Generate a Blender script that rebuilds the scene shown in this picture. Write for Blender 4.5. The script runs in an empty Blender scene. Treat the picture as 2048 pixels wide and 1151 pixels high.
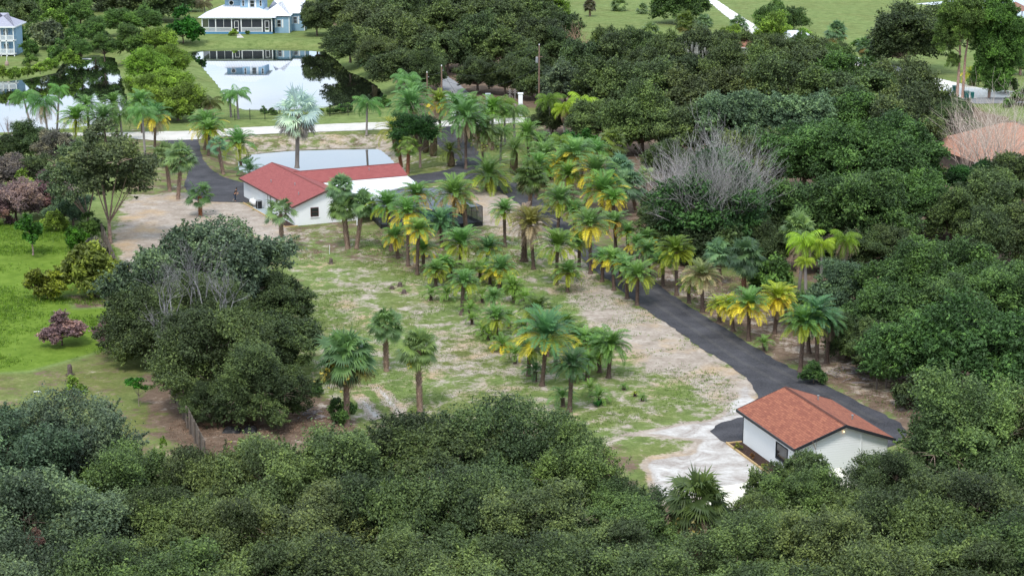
import bpy, math, random
import numpy as np
from mathutils import Vector, Matrix

# ---------------------------------------------------------------- camera, world, sun
SC = bpy.context.scene
COL = SC.collection
PITCH = math.radians(13.77); FPX = 3900.0; CAMH = 50.0
cam = bpy.data.cameras.new('camera'); cam.sensor_width = 36; cam.lens = FPX / 2048 * 36
cam.clip_end = 6000; cam.clip_start = 1
camo = bpy.data.objects.new('camera', cam); COL.objects.link(camo)
camo.location = (0, 0, CAMH); camo.rotation_euler = (math.pi / 2 - PITCH, 0, 0)
SC.camera = camo
SUN_EL = math.radians(57); SUN_AZ = math.radians(192)      # azimuth measured from +Y towards +X
SC.view_settings.view_transform = 'Standard'; SC.view_settings.look = 'None'
SC.view_settings.gamma = 1; SC.view_settings.use_curve_mapping = False
SC.view_settings.exposure = 0.38
SC.cycles.max_bounces = 6; SC.cycles.diffuse_bounces = 3; SC.cycles.glossy_bounces = 3
SC.cycles.transmission_bounces = 4; SC.cycles.transparent_max_bounces = 6
SC.cycles.use_denoising = True

def world():
    w = bpy.data.worlds.new("World"); SC.world = w; w.use_nodes = True
    nt = w.node_tree; N = nt.nodes; L = nt.links; N.clear()
    out = N.new('ShaderNodeOutputWorld'); bg = N.new('ShaderNodeBackground')
    bg.inputs[1].default_value = 0.090
    sky = N.new('ShaderNodeTexSky'); sky.sky_type = 'NISHITA'; sky.sun_disc = False
    sky.sun_elevation = SUN_EL; sky.sun_rotation = SUN_AZ
    tc = N.new('ShaderNodeTexCoord'); sep = N.new('ShaderNodeSeparateXYZ')
    L.new(tc.outputs['Generated'], sep.inputs[0])
    add = N.new('ShaderNodeMath'); add.operation = 'MAXIMUM'; add.inputs[1].default_value = 0.0
    L.new(sep.outputs[2], add.inputs[0])
    ad2 = N.new('ShaderNodeMath'); ad2.operation = 'ADD'; ad2.inputs[1].default_value = 0.12
    L.new(add.outputs[0], ad2.inputs[0])
    dv = N.new('ShaderNodeVectorMath'); dv.operation = 'DIVIDE'
    cmb = N.new('ShaderNodeCombineXYZ')
    for i in range(3): L.new(ad2.outputs[0], cmb.inputs[i])
    L.new(tc.outputs['Generated'], dv.inputs[0]); L.new(cmb.outputs[0], dv.inputs[1])
    no = N.new('ShaderNodeTexNoise'); no.inputs['Scale'].default_value = 0.7
    no.inputs['Detail'].default_value = 7; no.inputs['Roughness'].default_value = 0.55
    L.new(dv.outputs[0], no.inputs['Vector'])
    rp = N.new('ShaderNodeValToRGB'); rp.color_ramp.elements[0].position = 0.26; rp.color_ramp.elements[1].position = 0.42
    L.new(no.outputs[0], rp.inputs[0])
    no2 = N.new('ShaderNodeTexNoise'); no2.inputs['Scale'].default_value = 2.3; no2.inputs['Detail'].default_value = 5
    L.new(dv.outputs[0], no2.inputs['Vector'])
    rc = N.new('ShaderNodeValToRGB')
    rc.color_ramp.elements[0].position = 0.35; rc.color_ramp.elements[0].color = (8.2, 10.4, 13.0, 1)
    rc.color_ramp.elements[1].position = 0.62; rc.color_ramp.elements[1].color = (11.2, 12.3, 13.6, 1)
    L.new(no2.outputs[0], rc.inputs[0])
    mx = N.new('ShaderNodeMixRGB'); L.new(rp.outputs[0], mx.inputs[0])
    L.new(sky.outputs[0], mx.inputs[1]); L.new(rc.outputs[0], mx.inputs[2])
    L.new(mx.outputs[0], bg.inputs[0]); L.new(bg.outputs[0], out.inputs[0])
world()
sl = bpy.data.lights.new('sun', 'SUN'); sl.energy = 2.0; sl.angle = math.radians(12); sl.color = (1.0, 0.955, 0.88)
so = bpy.data.objects.new('sun', sl); COL.objects.link(so)
_d = Vector((math.sin(SUN_AZ) * math.cos(SUN_EL), math.cos(SUN_AZ) * math.cos(SUN_EL), math.sin(SUN_EL)))
so.rotation_euler = _d.to_track_quat('Z', 'Y').to_euler()

# ---------------------------------------------------------------- survey helpers
CP, SP = math.cos(PITCH), math.sin(PITCH)
def spot(px, py, z=0.0):
    """world point at height z seen at a point of the survey photograph"""
    u = (px - 1024) / FPX; v = (575.5 - py) / FPX
    t = (z - CAMH) / (-SP + v * CP)
    return Vector((u * t, (CP + v * SP) * t, z))
def ppm(p):
    return FPX / (p[1] * CP + (CAMH - p[2]) * SP)
def rise(bx, by, cy):
    Y = spot(bx, by)[1]; k = (575.5 - cy) / FPX
    return CAMH + Y * (k * CP - SP) / (CP + k * SP)
def rnd(s): return random.Random(s)

# ---------------------------------------------------------------- objects
def tag(o, label=None, cat=None, group=None, kind=None):
    if label: o['label'] = label
    if cat: o['category'] = cat
    if group: o['group'] = group
    if kind: o['kind'] = kind
    return o
def link(o, parent=None):
    COL.objects.link(o)
    if parent: o.parent = parent
    return o
def empty(name, loc, rz=0.0):
    o = bpy.data.objects.new(name, None); o.location = loc; o.rotation_euler = (0, 0, rz)
    o.empty_display_size = 0.2
    return link(o)
def mesh_np(name, V, Fa, sizes, mat=None, tone=None, smooth=False):
    """V (n,3), Fa flat loop indices, sizes verts per face"""
    me = bpy.data.meshes.new(name)
    V = np.asarray(V, dtype=np.float32); Fa = np.asarray(Fa, dtype=np.int32)
    me.vertices.add(len(V)); me.vertices.foreach_set('co', V.ravel())
    nf = len(Fa) // sizes
    me.loops.add(len(Fa)); me.loops.foreach_set('vertex_index', Fa)
    me.polygons.add(nf); me.polygons.foreach_set('loop_start', np.arange(0, len(Fa), sizes, dtype=np.int32))
    me.polygons.foreach_set('loop_total', np.full(nf, sizes, dtype=np.int32))
    if smooth: me.polygons.foreach_set('use_smooth', np.ones(nf, dtype=bool))
    me.update(calc_edges=True)
    if tone is not None:
        a = me.attributes.new('tone', 'FLOAT', 'FACE'); a.data.foreach_set('value', np.asarray(tone, dtype=np.float32))
    if mat: me.materials.append(mat)
    return me
class MB:
    def __init__(s): s.v = []; s.f = []; s.t = []
    def quad(s, a, b, c, d, t=0.5):
        n = len(s.v); s.v += [a, b, c, d]; s.f.append((n, n + 1, n + 2, n + 3)); s.t.append(t)
    def tri(s, a, b, c, t=0.5):
        n = len(s.v); s.v += [a, b, c]; s.f.append((n, n + 1, n + 2)); s.t.append(t)
    def box(s, x0, x1, y0, y1, z0, z1):
        n = len(s.v)
        s.v += [(x0,y0,z0),(x1,y0,z0),(x1,y1,z0),(x0,y1,z0),(x0,y0,z1),(x1,y0,z1),(x1,y1,z1),(x0,y1,z1)]
        for q in ((0,3,2,1),(4,5,6,7),(0,1,5,4),(1,2,6,5),(2,3,7,6),(3,0,4,7)):
            s.f.append(tuple(n + i for i in q)); s.t.append(0.5)
        return s
    def slab(s, pts, th):
        """polygon of top points, thickened downwards"""
        n = len(s.v); k = len(pts)
        s.v += [tuple(p) for p in pts] + [(p[0], p[1], p[2] - th) for p in pts]
        s.f.append(tuple(range(n, n + k))); s.f.append(tuple(range(n + 2 * k - 1, n + k - 1, -1)))
        for i in range(k):
            j = (i + 1) % k; s.f.append((n + j, n + i, n + k + i, n + k + j))
        s.t += [0.5] * (k + 2)
        return s
    def tube(s, pts, rad, seg=6, t=0.5, cap=True):
        pts = [Vector(p) for p in pts]; n0 = len(s.v)
        if not hasattr(rad, '__len__'): rad = [rad] * len(pts)
        for i, p in enumerate(pts):
            d = (pts[min(i + 1, len(pts) - 1)] - pts[max(i - 1, 0)]).normalized()
            a = d.orthogonal().normalized(); 
            if abs(d.z) > 0.5: a = Vector((1, 0, 0)); a = (a - d * a.dot(d)).normalized()
            b = d.cross(a)
            for k in range(seg):
                an = 2 * math.pi * k / seg
                s.v.append(tuple(p + (a * math.cos(an) + b * math.sin(an)) * rad[i]))
        for i in range(len(pts) - 1):
            for k in range(seg):
                k2 = (k + 1) % seg; q = n0 + i * seg
                s.f.append((q + k, q + k2, q + seg + k2, q + seg + k)); s.t.append(t)
        if cap:
            s.f.append(tuple(n0 + k for k in reversed(range(seg)))); s.t.append(t)
            s.f.append(tuple(n0 + (len(pts) - 1) * seg + k for k in range(seg))); s.t.append(t)
        return s
    def lathe(s, prof, seg=12, cx=0, cy=0):
        n0 = len(s.v)
        for r, z in prof:
            for k in range(seg):
                a = 2 * math.pi * k / seg; s.v.append((cx + r * math.cos(a), cy + r * math.sin(a), z))
        for i in range(len(prof) - 1):
            for k in range(seg):
                k2 = (k + 1) % seg; q = n0 + i * seg
                s.f.append((q + k, q + k2, q + seg + k2, q + seg + k)); s.t.append(0.5)
        s.f.append(tuple(n0 + k for k in reversed(range(seg)))); s.t.append(.5)
        s.f.append(tuple(n0 + (len(prof) - 1) * seg + k for k in range(seg))); s.t.append(.5)
        return s
    def mesh(s, name, mat, smooth=False):
        me = bpy.data.meshes.new(name); me.from_pydata([tuple(v) for v in s.v], [], s.f)
        a = me.attributes.new('tone', 'FLOAT', 'FACE'); a.data.foreach_set('value', s.t)
        if smooth: me.polygons.foreach_set('use_smooth', [True] * len(me.polygons))
        me.materials.append(mat); me.update(); return me
    def build(s, name, mat, parent=None, smooth=False, color=None):
        o = bpy.data.objects.new(name, s.mesh(name, mat, smooth)); link(o, parent)
        if color: o.color = (*color, 1)
        return o
def inst(name, me, parent, scale=(1, 1, 1), loc=(0, 0, 0), rz=0.0, color=(1, 1, 1)):
    o = bpy.data.objects.new(name, me); link(o, parent); o.scale = scale; o.location = loc
    o.rotation_euler = (0, 0, rz); o.color = (*color, 1); return o

# ---------------------------------------------------------------- materials
def newmat(name):
    m = bpy.data.materials.new(name); m.use_nodes = True; nt = m.node_tree
    return m, nt, nt.nodes, nt.links, nt.nodes['Principled BSDF']
def plain(name, col, rough=0.7, var=0.12, scale=3.0, bump=0.0, metal=0.0, spec=0.3, coord='Object'):
    m, nt, N, L, b = newmat(name)
    b.inputs['Roughness'].default_value = rough; b.inputs['Metallic'].default_value = metal
    b.inputs['Specular IOR Level'].default_value = spec
    tc = N.new('ShaderNodeTexCoord'); no = N.new('ShaderNodeTexNoise')
    no.inputs['Scale'].default_value = scale; no.inputs['Detail'].default_value = 6; no.inputs['Roughness'].default_value = 0.65
    L.new(tc.outputs[coord], no.inputs['Vector'])
    rp = N.new('ShaderNodeValToRGB'); e = rp.color_ramp.elements
    e[0].position = 0.3; e[1].position = 0.7
    e[0].color = (*[c * (1 - var) for c in col], 1); e[1].color = (*[min(1, c * (1 + var)) for c in col], 1)
    L.new(no.outputs[0], rp.inputs[0]); L.new(rp.outputs[0], b.inputs['Base Color'])
    if bump:
        bp = N.new('ShaderNodeBump'); bp.inputs['Strength'].default_value = bump; bp.inputs['Distance'].default_value = 0.05
        L.new(no.outputs[0], bp.inputs['Height']); L.new(bp.outputs[0], b.inputs['Normal'])
    return m
def leafmat(name, trans=0.25, lo=0.5, hi=1.55, warm=(1.12, 1.05, 0.75), rough=0.55, spec=0.25):
    """albedo = object colour x per-leaf tone"""
    m, nt, N, L, b = newmat(name)
    oi = N.new('ShaderNodeObjectInfo'); at = N.new('ShaderNodeAttribute'); at.attribute_name = 'tone'
    rp = N.new('ShaderNodeValToRGB'); e = rp.color_ramp.elements
    e[0].color = (lo, lo, lo, 1); e[1].color = (hi * warm[0], hi * warm[1], hi * warm[2], 1)
    k = e.new(0.5); k.color = (1, 1, 1, 1)
    L.new(at.outputs['Fac'], rp.inputs[0])
    mu = N.new('ShaderNodeMixRGB'); mu.blend_type = 'MULTIPLY'; mu.inputs[0].default_value = 1
    L.new(oi.outputs['Color'], mu.inputs[1]); L.new(rp.outputs[0], mu.inputs[2])
    L.new(mu.outputs[0], b.inputs['Base Color'])
    b.inputs['Roughness'].default_value = rough; b.inputs['Specular IOR Level'].default_value = spec
    tr = N.new('ShaderNodeBsdfTranslucent'); L.new(mu.outputs[0], tr.inputs[0])
    ms = N.new('ShaderNodeMixShader'); ms.inputs[0].default_value = trans
    out = N['Material Output']; L.new(b.outputs[0], ms.inputs[1]); L.new(tr.outputs[0], ms.inputs[2])
    L.new(ms.outputs[0], out.inputs[0])
    return m
def barkmat(name):
    m, nt, N, L, b = newmat(name)
    oi = N.new('ShaderNodeObjectInfo'); tc = N.new('ShaderNodeTexCoord'); no = N.new('ShaderNodeTexNoise')
    no.inputs['Scale'].default_value = 5; no.inputs['Detail'].default_value = 5
    L.new(tc.outputs['Object'], no.inputs['Vector'])
    rp = N.new('ShaderNodeValToRGB'); e = rp.color_ramp.elements
    e[0].position = .3; e[1].position = .7; e[0].color = (.6, .6, .6, 1); e[1].color = (1.4, 1.4, 1.4, 1)
    L.new(no.outputs[0], rp.inputs[0])
    at = N.new('ShaderNodeAttribute'); at.attribute_name = 'tone'
    mm = N.new('ShaderNodeMath'); mm.operation = 'ADD'; mm.inputs[1].default_value = 0.5; L.new(at.outputs['Fac'], mm.inputs[0])
    mu = N.new('ShaderNodeMixRGB'); mu.blend_type = 'MULTIPLY'; mu.inputs[0].default_value = 1
    L.new(oi.outputs['Color'], mu.inputs[1]); L.new(rp.outputs[0], mu.inputs[2])
    m2 = N.new('ShaderNodeMixRGB'); m2.blend_type = 'MULTIPLY'; m2.inputs[0].default_value = 1
    L.new(mu.outputs[0], m2.inputs[1]); L.new(mm.outputs[0], m2.inputs[2])
    L.new(m2.outputs[0], b.inputs['Base Color']); b.inputs['Roughness'].default_value = .9
    b.inputs['Specular IOR Level'].default_value = .1
    return m
M = {}
M['leaf'] = leafmat('foliage', 0.24, 0.38, 2.0)
M['frond'] = leafmat('palm_frond', 0.34, 0.6, 1.6, rough=.45, spec=.35)
M['bark'] = barkmat('bark')
M['white_wall'] = plain('white_wall', (.84, .85, .86), .6, .03, .7, .05)
M['trim_white'] = plain('white_trim', (.78, .79, .80), .5, .03, 2)
M['black'] = plain('black_metal', (.018, .018, .020), .5, .2, 4)
M['dark_trim'] = plain('charcoal_trim', (.028, .030, .036), .5, .15, 3)
M['grey_metal'] = plain('grey_metal', (.30, .31, .32), .45, .12, 3, metal=.3)
M['timber'] = plain('pale_timber', (.52, .36, .18), .8, .18, 3, .2)
M['old_wood'] = plain('weathered_wood', (.16, .13, .11), .9, .35, 2.2, .4)
M['pole_wood'] = plain('pole_wood', (.20, .13, .10), .9, .3, 3, .3)
M['concrete'] = plain('concrete', (.36, .41, .43), .85, .12, 1.5, .1)
M['mulch'] = plain('mulch', (.045, .024, .017), .95, .5, 9, .8)
M['membrane'] = plain('cream_membrane_roof', (.74, .69, .58), .7, .06, .5)
M['tin'] = plain('white_roofing_metal', (.66, .68, .73), .45, .08, .6)
M['blue_wall'] = plain('pale_blue_siding', (.27, .42, .56), .7, .07, 1.0)
M['lilac_roof'] = plain('grey_shingle_roof', (.33, .33, .40), .8, .15, 3)
M['skin'] = plain('skin', (.42, .22, .14), .6, .05)
M['jeans'] = plain('denim', (.04, .06, .10), .8, .2, 10)
M['green_bin'] = plain('green_bin', (.012, .11, .10), .5, .1)
M['orange'] = plain('orange_stain', (.5, .12, .05), .8, .2)

def glassmat(name, col=(.02, .025, .03), rough=.08):
    m, nt, N, L, b = newmat(name); b.inputs['Base Color'].default_value = (*col, 1)
    b.inputs['Roughness'].default_value = rough; b.inputs['Specular IOR Level'].default_value = .8
    return m
M['glass'] = glassmat('window_glass')
def screenmat(name, col, alpha):
    m, nt, N, L, b = newmat(name); b.inputs['Base Color'].default_value = (*col, 1)
    b.inputs['Alpha'].default_value = alpha; b.inputs['Roughness'].default_value = .6
    return m
M['screen'] = screenmat('insect_screen', (.04, .045, .055), .55)
M['screen_dark'] = screenmat('porch_screen', (.03, .03, .04), .82)
M['screen_top'] = screenmat('cage_roof_screen', (.16, .19, .23), .62)

def shingle(name, c1, c2, c3, w=.33, h=.15):
    m, nt, N, L, b = newmat(name)
    tc = N.new('ShaderNodeTexCoord'); mp = N.new('ShaderNodeMapping'); L.new(tc.outputs['UV'], mp.inputs[0])
    br = N.new('ShaderNodeTexBrick'); L.new(mp.outputs[0], br.inputs['Vector'])
    br.inputs['Scale'].default_value = 1; br.inputs['Brick Width'].default_value = w; br.inputs['Row Height'].default_value = h
    br.inputs['Mortar Size'].default_value = .012; br.inputs['Mortar Smooth'].default_value = .3
    br.inputs['Color1'].default_value = (*c1, 1); br.inputs['Color2'].default_value = (*c2, 1)
    br.inputs['Mortar'].default_value = (*[c * .45 for c in c1], 1)
    no = N.new('ShaderNodeTexNoise'); no.inputs['Scale'].default_value = 2.2; no.inputs['Detail'].default_value = 6; no.inputs['Roughness'].default_value = .7
    L.new(mp.outputs[0], no.inputs['Vector'])
    rp = N.new('ShaderNodeValToRGB'); rp.color_ramp.elements[0].position = .42; rp.color_ramp.elements[1].position = .66
    L.new(no.outputs[0], rp.inputs[0])
    mx = N.new('ShaderNodeMixRGB'); L.new(rp.outputs[0], mx.inputs[0]); L.new(br.outputs['Color'], mx.inputs[1]); mx.inputs[2].default_value = (*c3, 1)
    m2 = N.new('ShaderNodeMixRGB'); m2.inputs[0].default_value = .45; L.new(br.outputs['Color'], m2.inputs[1]); L.new(mx.outputs[0], m2.inputs[2])
    L.new(m2.outputs[0], b.inputs['Base Color']); b.inputs['Roughness'].default_value = .85; b.inputs['Specular IOR Level'].default_value = .2
    bp = N.new('ShaderNodeBump'); bp.inputs['Strength'].default_value = .5; bp.inputs['Distance'].default_value = .03
    L.new(br.outputs['Fac'], bp.inputs['Height']); bp.invert = True; L.new(bp.outputs[0], b.inputs['Normal'])
    return m
M['shingle_brown'] = shingle('rust_brown_shingles', (.23, .078, .052), (.36, .135, .080), (.29, .100, .066), .42, .20)
M['shingle_red'] = shingle('red_shingles', (.27, .075, .072), (.33, .098, .092), (.30, .086, .082), .5, .2)
M['shingle_pink'] = shingle('faded_terracotta_shingles', (.40, .20, .14), (.46, .25, .17), (.38, .18, .13), .5, .25)
M['roll_white'] = shingle('white_roll_roofing', (.66, .67, .69), (.72, .73, .75), (.60, .61, .64), 2.5, .9)
def siding():
    m, nt, N, L, b = newmat('white_lap_siding')
    tc = N.new('ShaderNodeTexCoord'); sp = N.new('ShaderNodeSeparateXYZ'); L.new(tc.outputs['Object'], sp.inputs[0])
    mu = N.new('ShaderNodeMath'); mu.operation = 'MULTIPLY'; mu.inputs[1].default_value = 1 / .19; L.new(sp.outputs[2], mu.inputs[0])
    fr = N.new('ShaderNodeMath'); fr.operation = 'FRACT'; L.new(mu.outputs[0], fr.inputs[0])
    iv = N.new('ShaderNodeMath'); iv.operation = 'SUBTRACT'; iv.inputs[0].default_value = 1; L.new(fr.outputs[0], iv.inputs[1])
    bp = N.new('ShaderNodeBump'); bp.inputs['Strength'].default_value = 1; bp.inputs['Distance'].default_value = .016
    L.new(iv.outputs[0], bp.inputs['Height']); L.new(bp.outputs[0], b.inputs['Normal'])
    b.inputs['Base Color'].default_value = (.85, .86, .87, 1); b.inputs['Roughness'].default_value = .55
    return m
M['siding'] = siding()
def ribbed(name, col, pitch=.45):
    m, nt, N, L, b = newmat(name)
    tc = N.new('ShaderNodeTexCoord'); sp = N.new('ShaderNodeSeparateXYZ'); L.new(tc.outputs['UV'], sp.inputs[0])
    mu = N.new('ShaderNodeMath'); mu.operation = 'MULTIPLY'; mu.inputs[1].default_value = 1 / pitch; L.new(sp.outputs[0], mu.inputs[0])
    fr = N.new('ShaderNodeMath'); fr.operation = 'PINGPONG'; fr.inputs[1].default_value = .5; L.new(mu.outputs[0], fr.inputs[0])
    rp = N.new('ShaderNodeValToRGB'); rp.color_ramp.elements[0].position = .0; rp.color_ramp.elements[1].position = .12
    rp.color_ramp.elements[0].color = (*[c * .72 for c in col], 1); rp.color_ramp.elements[1].color = (*col, 1)
    L.new(fr.outputs[0], rp.inputs[0]); L.new(rp.outputs[0], b.inputs['Base Color']); b.inputs['Roughness'].default_value = .4
    return m
M['standing_seam'] = ribbed('white_standing_seam', (.70, .71, .76), .6)

def uv_roof(me, faces=None):
    """UV in metres: u along the eave, v up the slope"""
    uv = me.uv_layers.new(name='UVMap')
    for p in me.polygons:
        n = p.normal; h = Vector((-n.y, n.x, 0))
        if h.length < 1e-3: h = Vector((1, 0, 0))
        h.normalize(); s = n.cross(h)
        for li in p.loop_indices:
            c = me.vertices[me.loops[li].vertex_index].co
            uv.data[li].uv = (c.dot(h), c.dot(s))

# ---------------------------------------------------------------- terrain outlines (survey points -> metres)
def ring(pts, z=0.0): return [tuple(spot(x, y, z)[:2]) for x, y in pts]
WL = -1.2
PONDS = {
 'pond_far': [(372,104),(430,98),(520,96),(600,98),(645,103),(668,117),(694,143),(726,156),(750,170),(763,185),(766,203),(740,207),(700,208),(645,216),(600,222),(550,224),(505,223),(480,216),(455,200),(438,172),(420,150),(405,133)],
 'pond_left': [(-160,170),(0,160),(40,157),(85,153),(112,146),(128,125),(150,112),(190,110),(228,116),(240,150),(250,190),(262,222),(200,248),(110,262),(50,266),(0,268),(-160,272)],
 'pond_near': [(478,324),(492,313),(520,306),(600,299),(680,297),(748,296),(768,306),(788,326),(800,345),(760,352),(600,352),(510,350),(480,340)],
 'pond_gazebo': [(1822,11),(1850,4),(1890,0),(1940,-4),(2250,-14),(2250,64),(2060,62),(2010,52),(1960,30),(1900,9),(1860,14)],
}
POND_W = {k: ring(v, WL) for k, v in PONDS.items()}
def inside(x, y, poly):
    c = np.zeros(x.shape, bool); n = len(poly)
    for i in range(n):
        x1, y1 = poly[i]; x2, y2 = poly[i - 1]
        if y1 == y2: continue
        c ^= ((y1 > y) != (y2 > y)) & (x < (x2 - x1) * (y - y1) / (y2 - y1) + x1)
    return c
def dist(x, y, poly, closed=True):
    d = np.full(x.shape, 1e9); n = len(poly)
    for i in range(0 if closed else 1, n):
        x1, y1 = poly[i - 1]; x2, y2 = poly[i]
        dx, dy = x2 - x1, y2 - y1; L2 = dx * dx + dy * dy + 1e-9
        t = np.clip(((x - x1) * dx + (y - y1) * dy) / L2, 0, 1)
        d = np.minimum(d, np.hypot(x - x1 - t * dx, y - y1 - t * dy))
    return d
def sdist(x, y, poly):
    return np.where(inside(x, y, poly), -1, 1) * dist(x, y, poly)
def sstep(a, b, v):
    t = np.clip((v - a) / (b - a), 0, 1); return t * t * (3 - 2 * t)
def lump(x, y, s, seed):
    r = np.random.RandomState(seed); o = np.zeros(x.shape)
    for k in range(7):
        a = r.rand() * 6.28; f = s * (0.6 + 1.4 * r.rand()); o += np.sin((x * math.cos(a) + y * math.sin(a)) * f + r.rand() * 6.28 + 1.3 * np.sin(y * f * .7 + k))
    return o / 7

# gravel drive, roads
DRIVES = {
 'driveway': [(1500,905),(1468,893),(1440,880),(1422,862),(1428,850),(1462,840),(1490,832),(1512,812),(1513,795),(1509,776),(1490,755),(1450,725),(1400,695),(1350,657),(1285,616),(1255,590),(1215,560),(1180,535),(1160,510),(1128,480),(1096,452),(1064,428),(1025,400),(1000,384),(965,362),(930,358),(880,364),(850,368),(815,372),(790,362),(822,351),(862,346),(895,340),(912,331),(915,320),(898,306),(880,296),(870,280),(880,262),(905,244),(930,244),(925,262),(935,280),(955,300),(962,320),(975,335),(1003,345),(1040,372),(1085,400),(1125,436),(1170,478),(1230,512),(1290,550),(1340,586),(1400,626),(1450,656),(1510,695),(1580,735),(1640,765),(1700,796),(1760,824),(1800,846),(1816,866),(1800,884),(1760,900),(1650,930)],
 'side_driveway': [(318,281),(396,278),(399,292),(406,318),(420,338),(446,354),(480,364),(530,372),(560,395),(492,405),(440,404),(396,402),(378,390),(368,370),(376,345),(378,322),(362,302),(335,288)],
 'upper_driveway': [(880,152),(893,151),(920,170),(948,196),(975,225),(940,236),(905,236),(895,205),(886,180)],
}
ROADS = {
 'road': [(-200,285),(0,283),(40,278),(110,272),(200,272),(318,282),(396,279),(480,271),(560,267),(620,265),(700,262),(800,258),(880,254),(960,250),(1070,244),(1070,235),(960,238),(880,242),(800,243),(700,247),(620,250),(560,252),(480,256),(396,262),(300,264),(200,266),(110,266),(0,272),(-200,275)],
 'sand_road': [(1405,-6),(1425,-6),(1450,12),(1490,38),(1530,62),(1560,80),(1620,92),(1700,112),(1800,135),(1880,158),(1960,176),(2060,186),(2200,190),(2200,203),(2060,203),(1980,206),(1930,206),(1885,185),(1860,170),(1780,150),(1690,125),(1600,104),(1530,88),(1500,70),(1455,35)],
 'grey_road': [(1905,198),(1960,196),(2060,194),(2200,192),(2200,204),(2060,206),(1960,208),(1915,206)],
 'path': [(474,68),(480,68),(488,76),(474,76)],
}
# ground cover zones: (outline, sand, litter, lush, edge softness in metres)
ZONES = [
 ('grounds', [(240,250),(1090,240),(1300,330),(1300,470),(1850,700),(2000,900),(1300,930),(640,930),(420,930),(240,620)], .24, .48, .5, 3),
 ('field', [(600,470),(760,455),(980,440),(1110,470),(1230,560),(1400,690),(1500,760),(1500,830),(1430,900),(1100,900),(850,860),(700,880),(640,860),(560,790),(640,690),(600,560),(560,500)], .40, .20, .58, 3),
 ('north_lawn', [(500,255),(1080,235),(1100,330),(830,380),(780,300),(480,300)], .30, .25, .35, 3),
 ('house_sand', [(255,395),(375,385),(480,405),(590,465),(660,460),(560,510),(520,520),(430,520),(300,520),(240,560),(225,480)], .86, .15, .3, 2),
 ('house_track', [(455,405),(490,410),(590,470),(540,500),(470,460),(420,430)], 1.0, .0, .3, 1.5),
 ('front_strip', [(580,462),(980,455),(1000,480),(1000,560),(860,560),(760,530),(560,500)], .36, .50, .5, 3),
 ('bare_mid', [(690,560),(840,575),(920,640),(1000,730),(900,740),(800,640),(640,620)], .46, .05, .5, 4),
 ('bare_low', [(880,680),(1040,690),(1040,740),(960,760),(850,740)], .52, .05, .4, 3),
 ('pool_sand', [(930,375),(1000,385),(1075,430),(1150,500),(1180,560),(1060,470),(1000,470),(965,440),(950,400)], .95, .1, .2, 1.2),
 ('drive_sand', [(1135,560),(1180,560),(1290,615),(1400,690),(1500,755),(1515,800),(1480,830),(1430,800),(1370,760),(1300,740),(1240,690),(1170,620)], .78, .0, .3, 1.5),
 ('track_a', [(1130,556),(1160,560),(1270,650),(1240,660)], .95, .2, .2, 1),
 ('white_sand', [(1255,868),(1340,855),(1430,838),(1490,770),(1520,800),(1500,860),(1560,950),(1560,1010),(1300,1010),(1290,915),(1380,905),(1400,880)], 1.25, .0, .0, .7),
 ('grove_floor', [(1230,500),(1290,540),(1340,575),(1450,640),(1580,720),(1700,780),(1820,840),(1860,860),(1820,720),(1600,640),(1480,600),(1300,480)], .42, .75, .3, 2),
 ('wood_floor_right', [(1250,470),(1500,500),(1700,600),(1800,700),(1850,880),(2200,900),(2200,300),(1900,200),(1100,130),(1080,260)], .15, 1.0, .2, 4),
 ('wood_floor_top', [(640,20),(760,150),(860,240),(1090,210),(1120,80),(1100,-20),(640,-20)], .0, .95, .2, 5),
 ('lush_left', [(-300,440),(120,440),(230,500),(250,600),(240,680),(190,710),(60,745),(-300,760)], -.4, -.4, 1.2, 1.2),
 ('shrub_ring', [(130,590),(250,590),(245,612),(150,615)], .3, .9, .2, .8),
 ('mown_left', [(-300,760),(60,745),(190,708),(240,690),(330,760),(420,940),(300,960),(-300,950)], .16, .38, .28, .8),
 ('under_oak', [(290,760),(420,740),(560,760),(660,800),(720,860),(760,900),(420,960),(340,860)], .25, .9, .3, 2.5),
 ('track_b', [(705,790),(725,790),(770,835),(745,838)], 1.2, 0, 0, .5),
 ('track_c', [(745,770),(762,772),(815,830),(790,832)], 1.2, 0, 0, .5),
 ('near_wood', [(-400,930),(400,960),(850,880),(1200,900),(1300,1010),(2400,960),(2400,1300),(-400,1300)], .2, .9, .2, 3),
 ('bank_near', [(470,272),(780,268),(830,300),(800,345),(790,320),(760,292),(500,300),(470,312)], .55, .45, .4, 2),
 ('far_lawn', [(1080,-60),(2400,-60),(2400,190),(1900,180),(1700,120),(1500,80),(1320,80),(1160,60)], -.5, -.3, .62, 4),
 ('blue_lawn', [(350,60),(640,60),(800,170),(800,240),(300,262),(330,200),(400,120)], -.2, .0, .72, 3),
]
ZW = [(n, ring(p), a, b, c, e) for n, p, a, b, c, e in ZONES]

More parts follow.
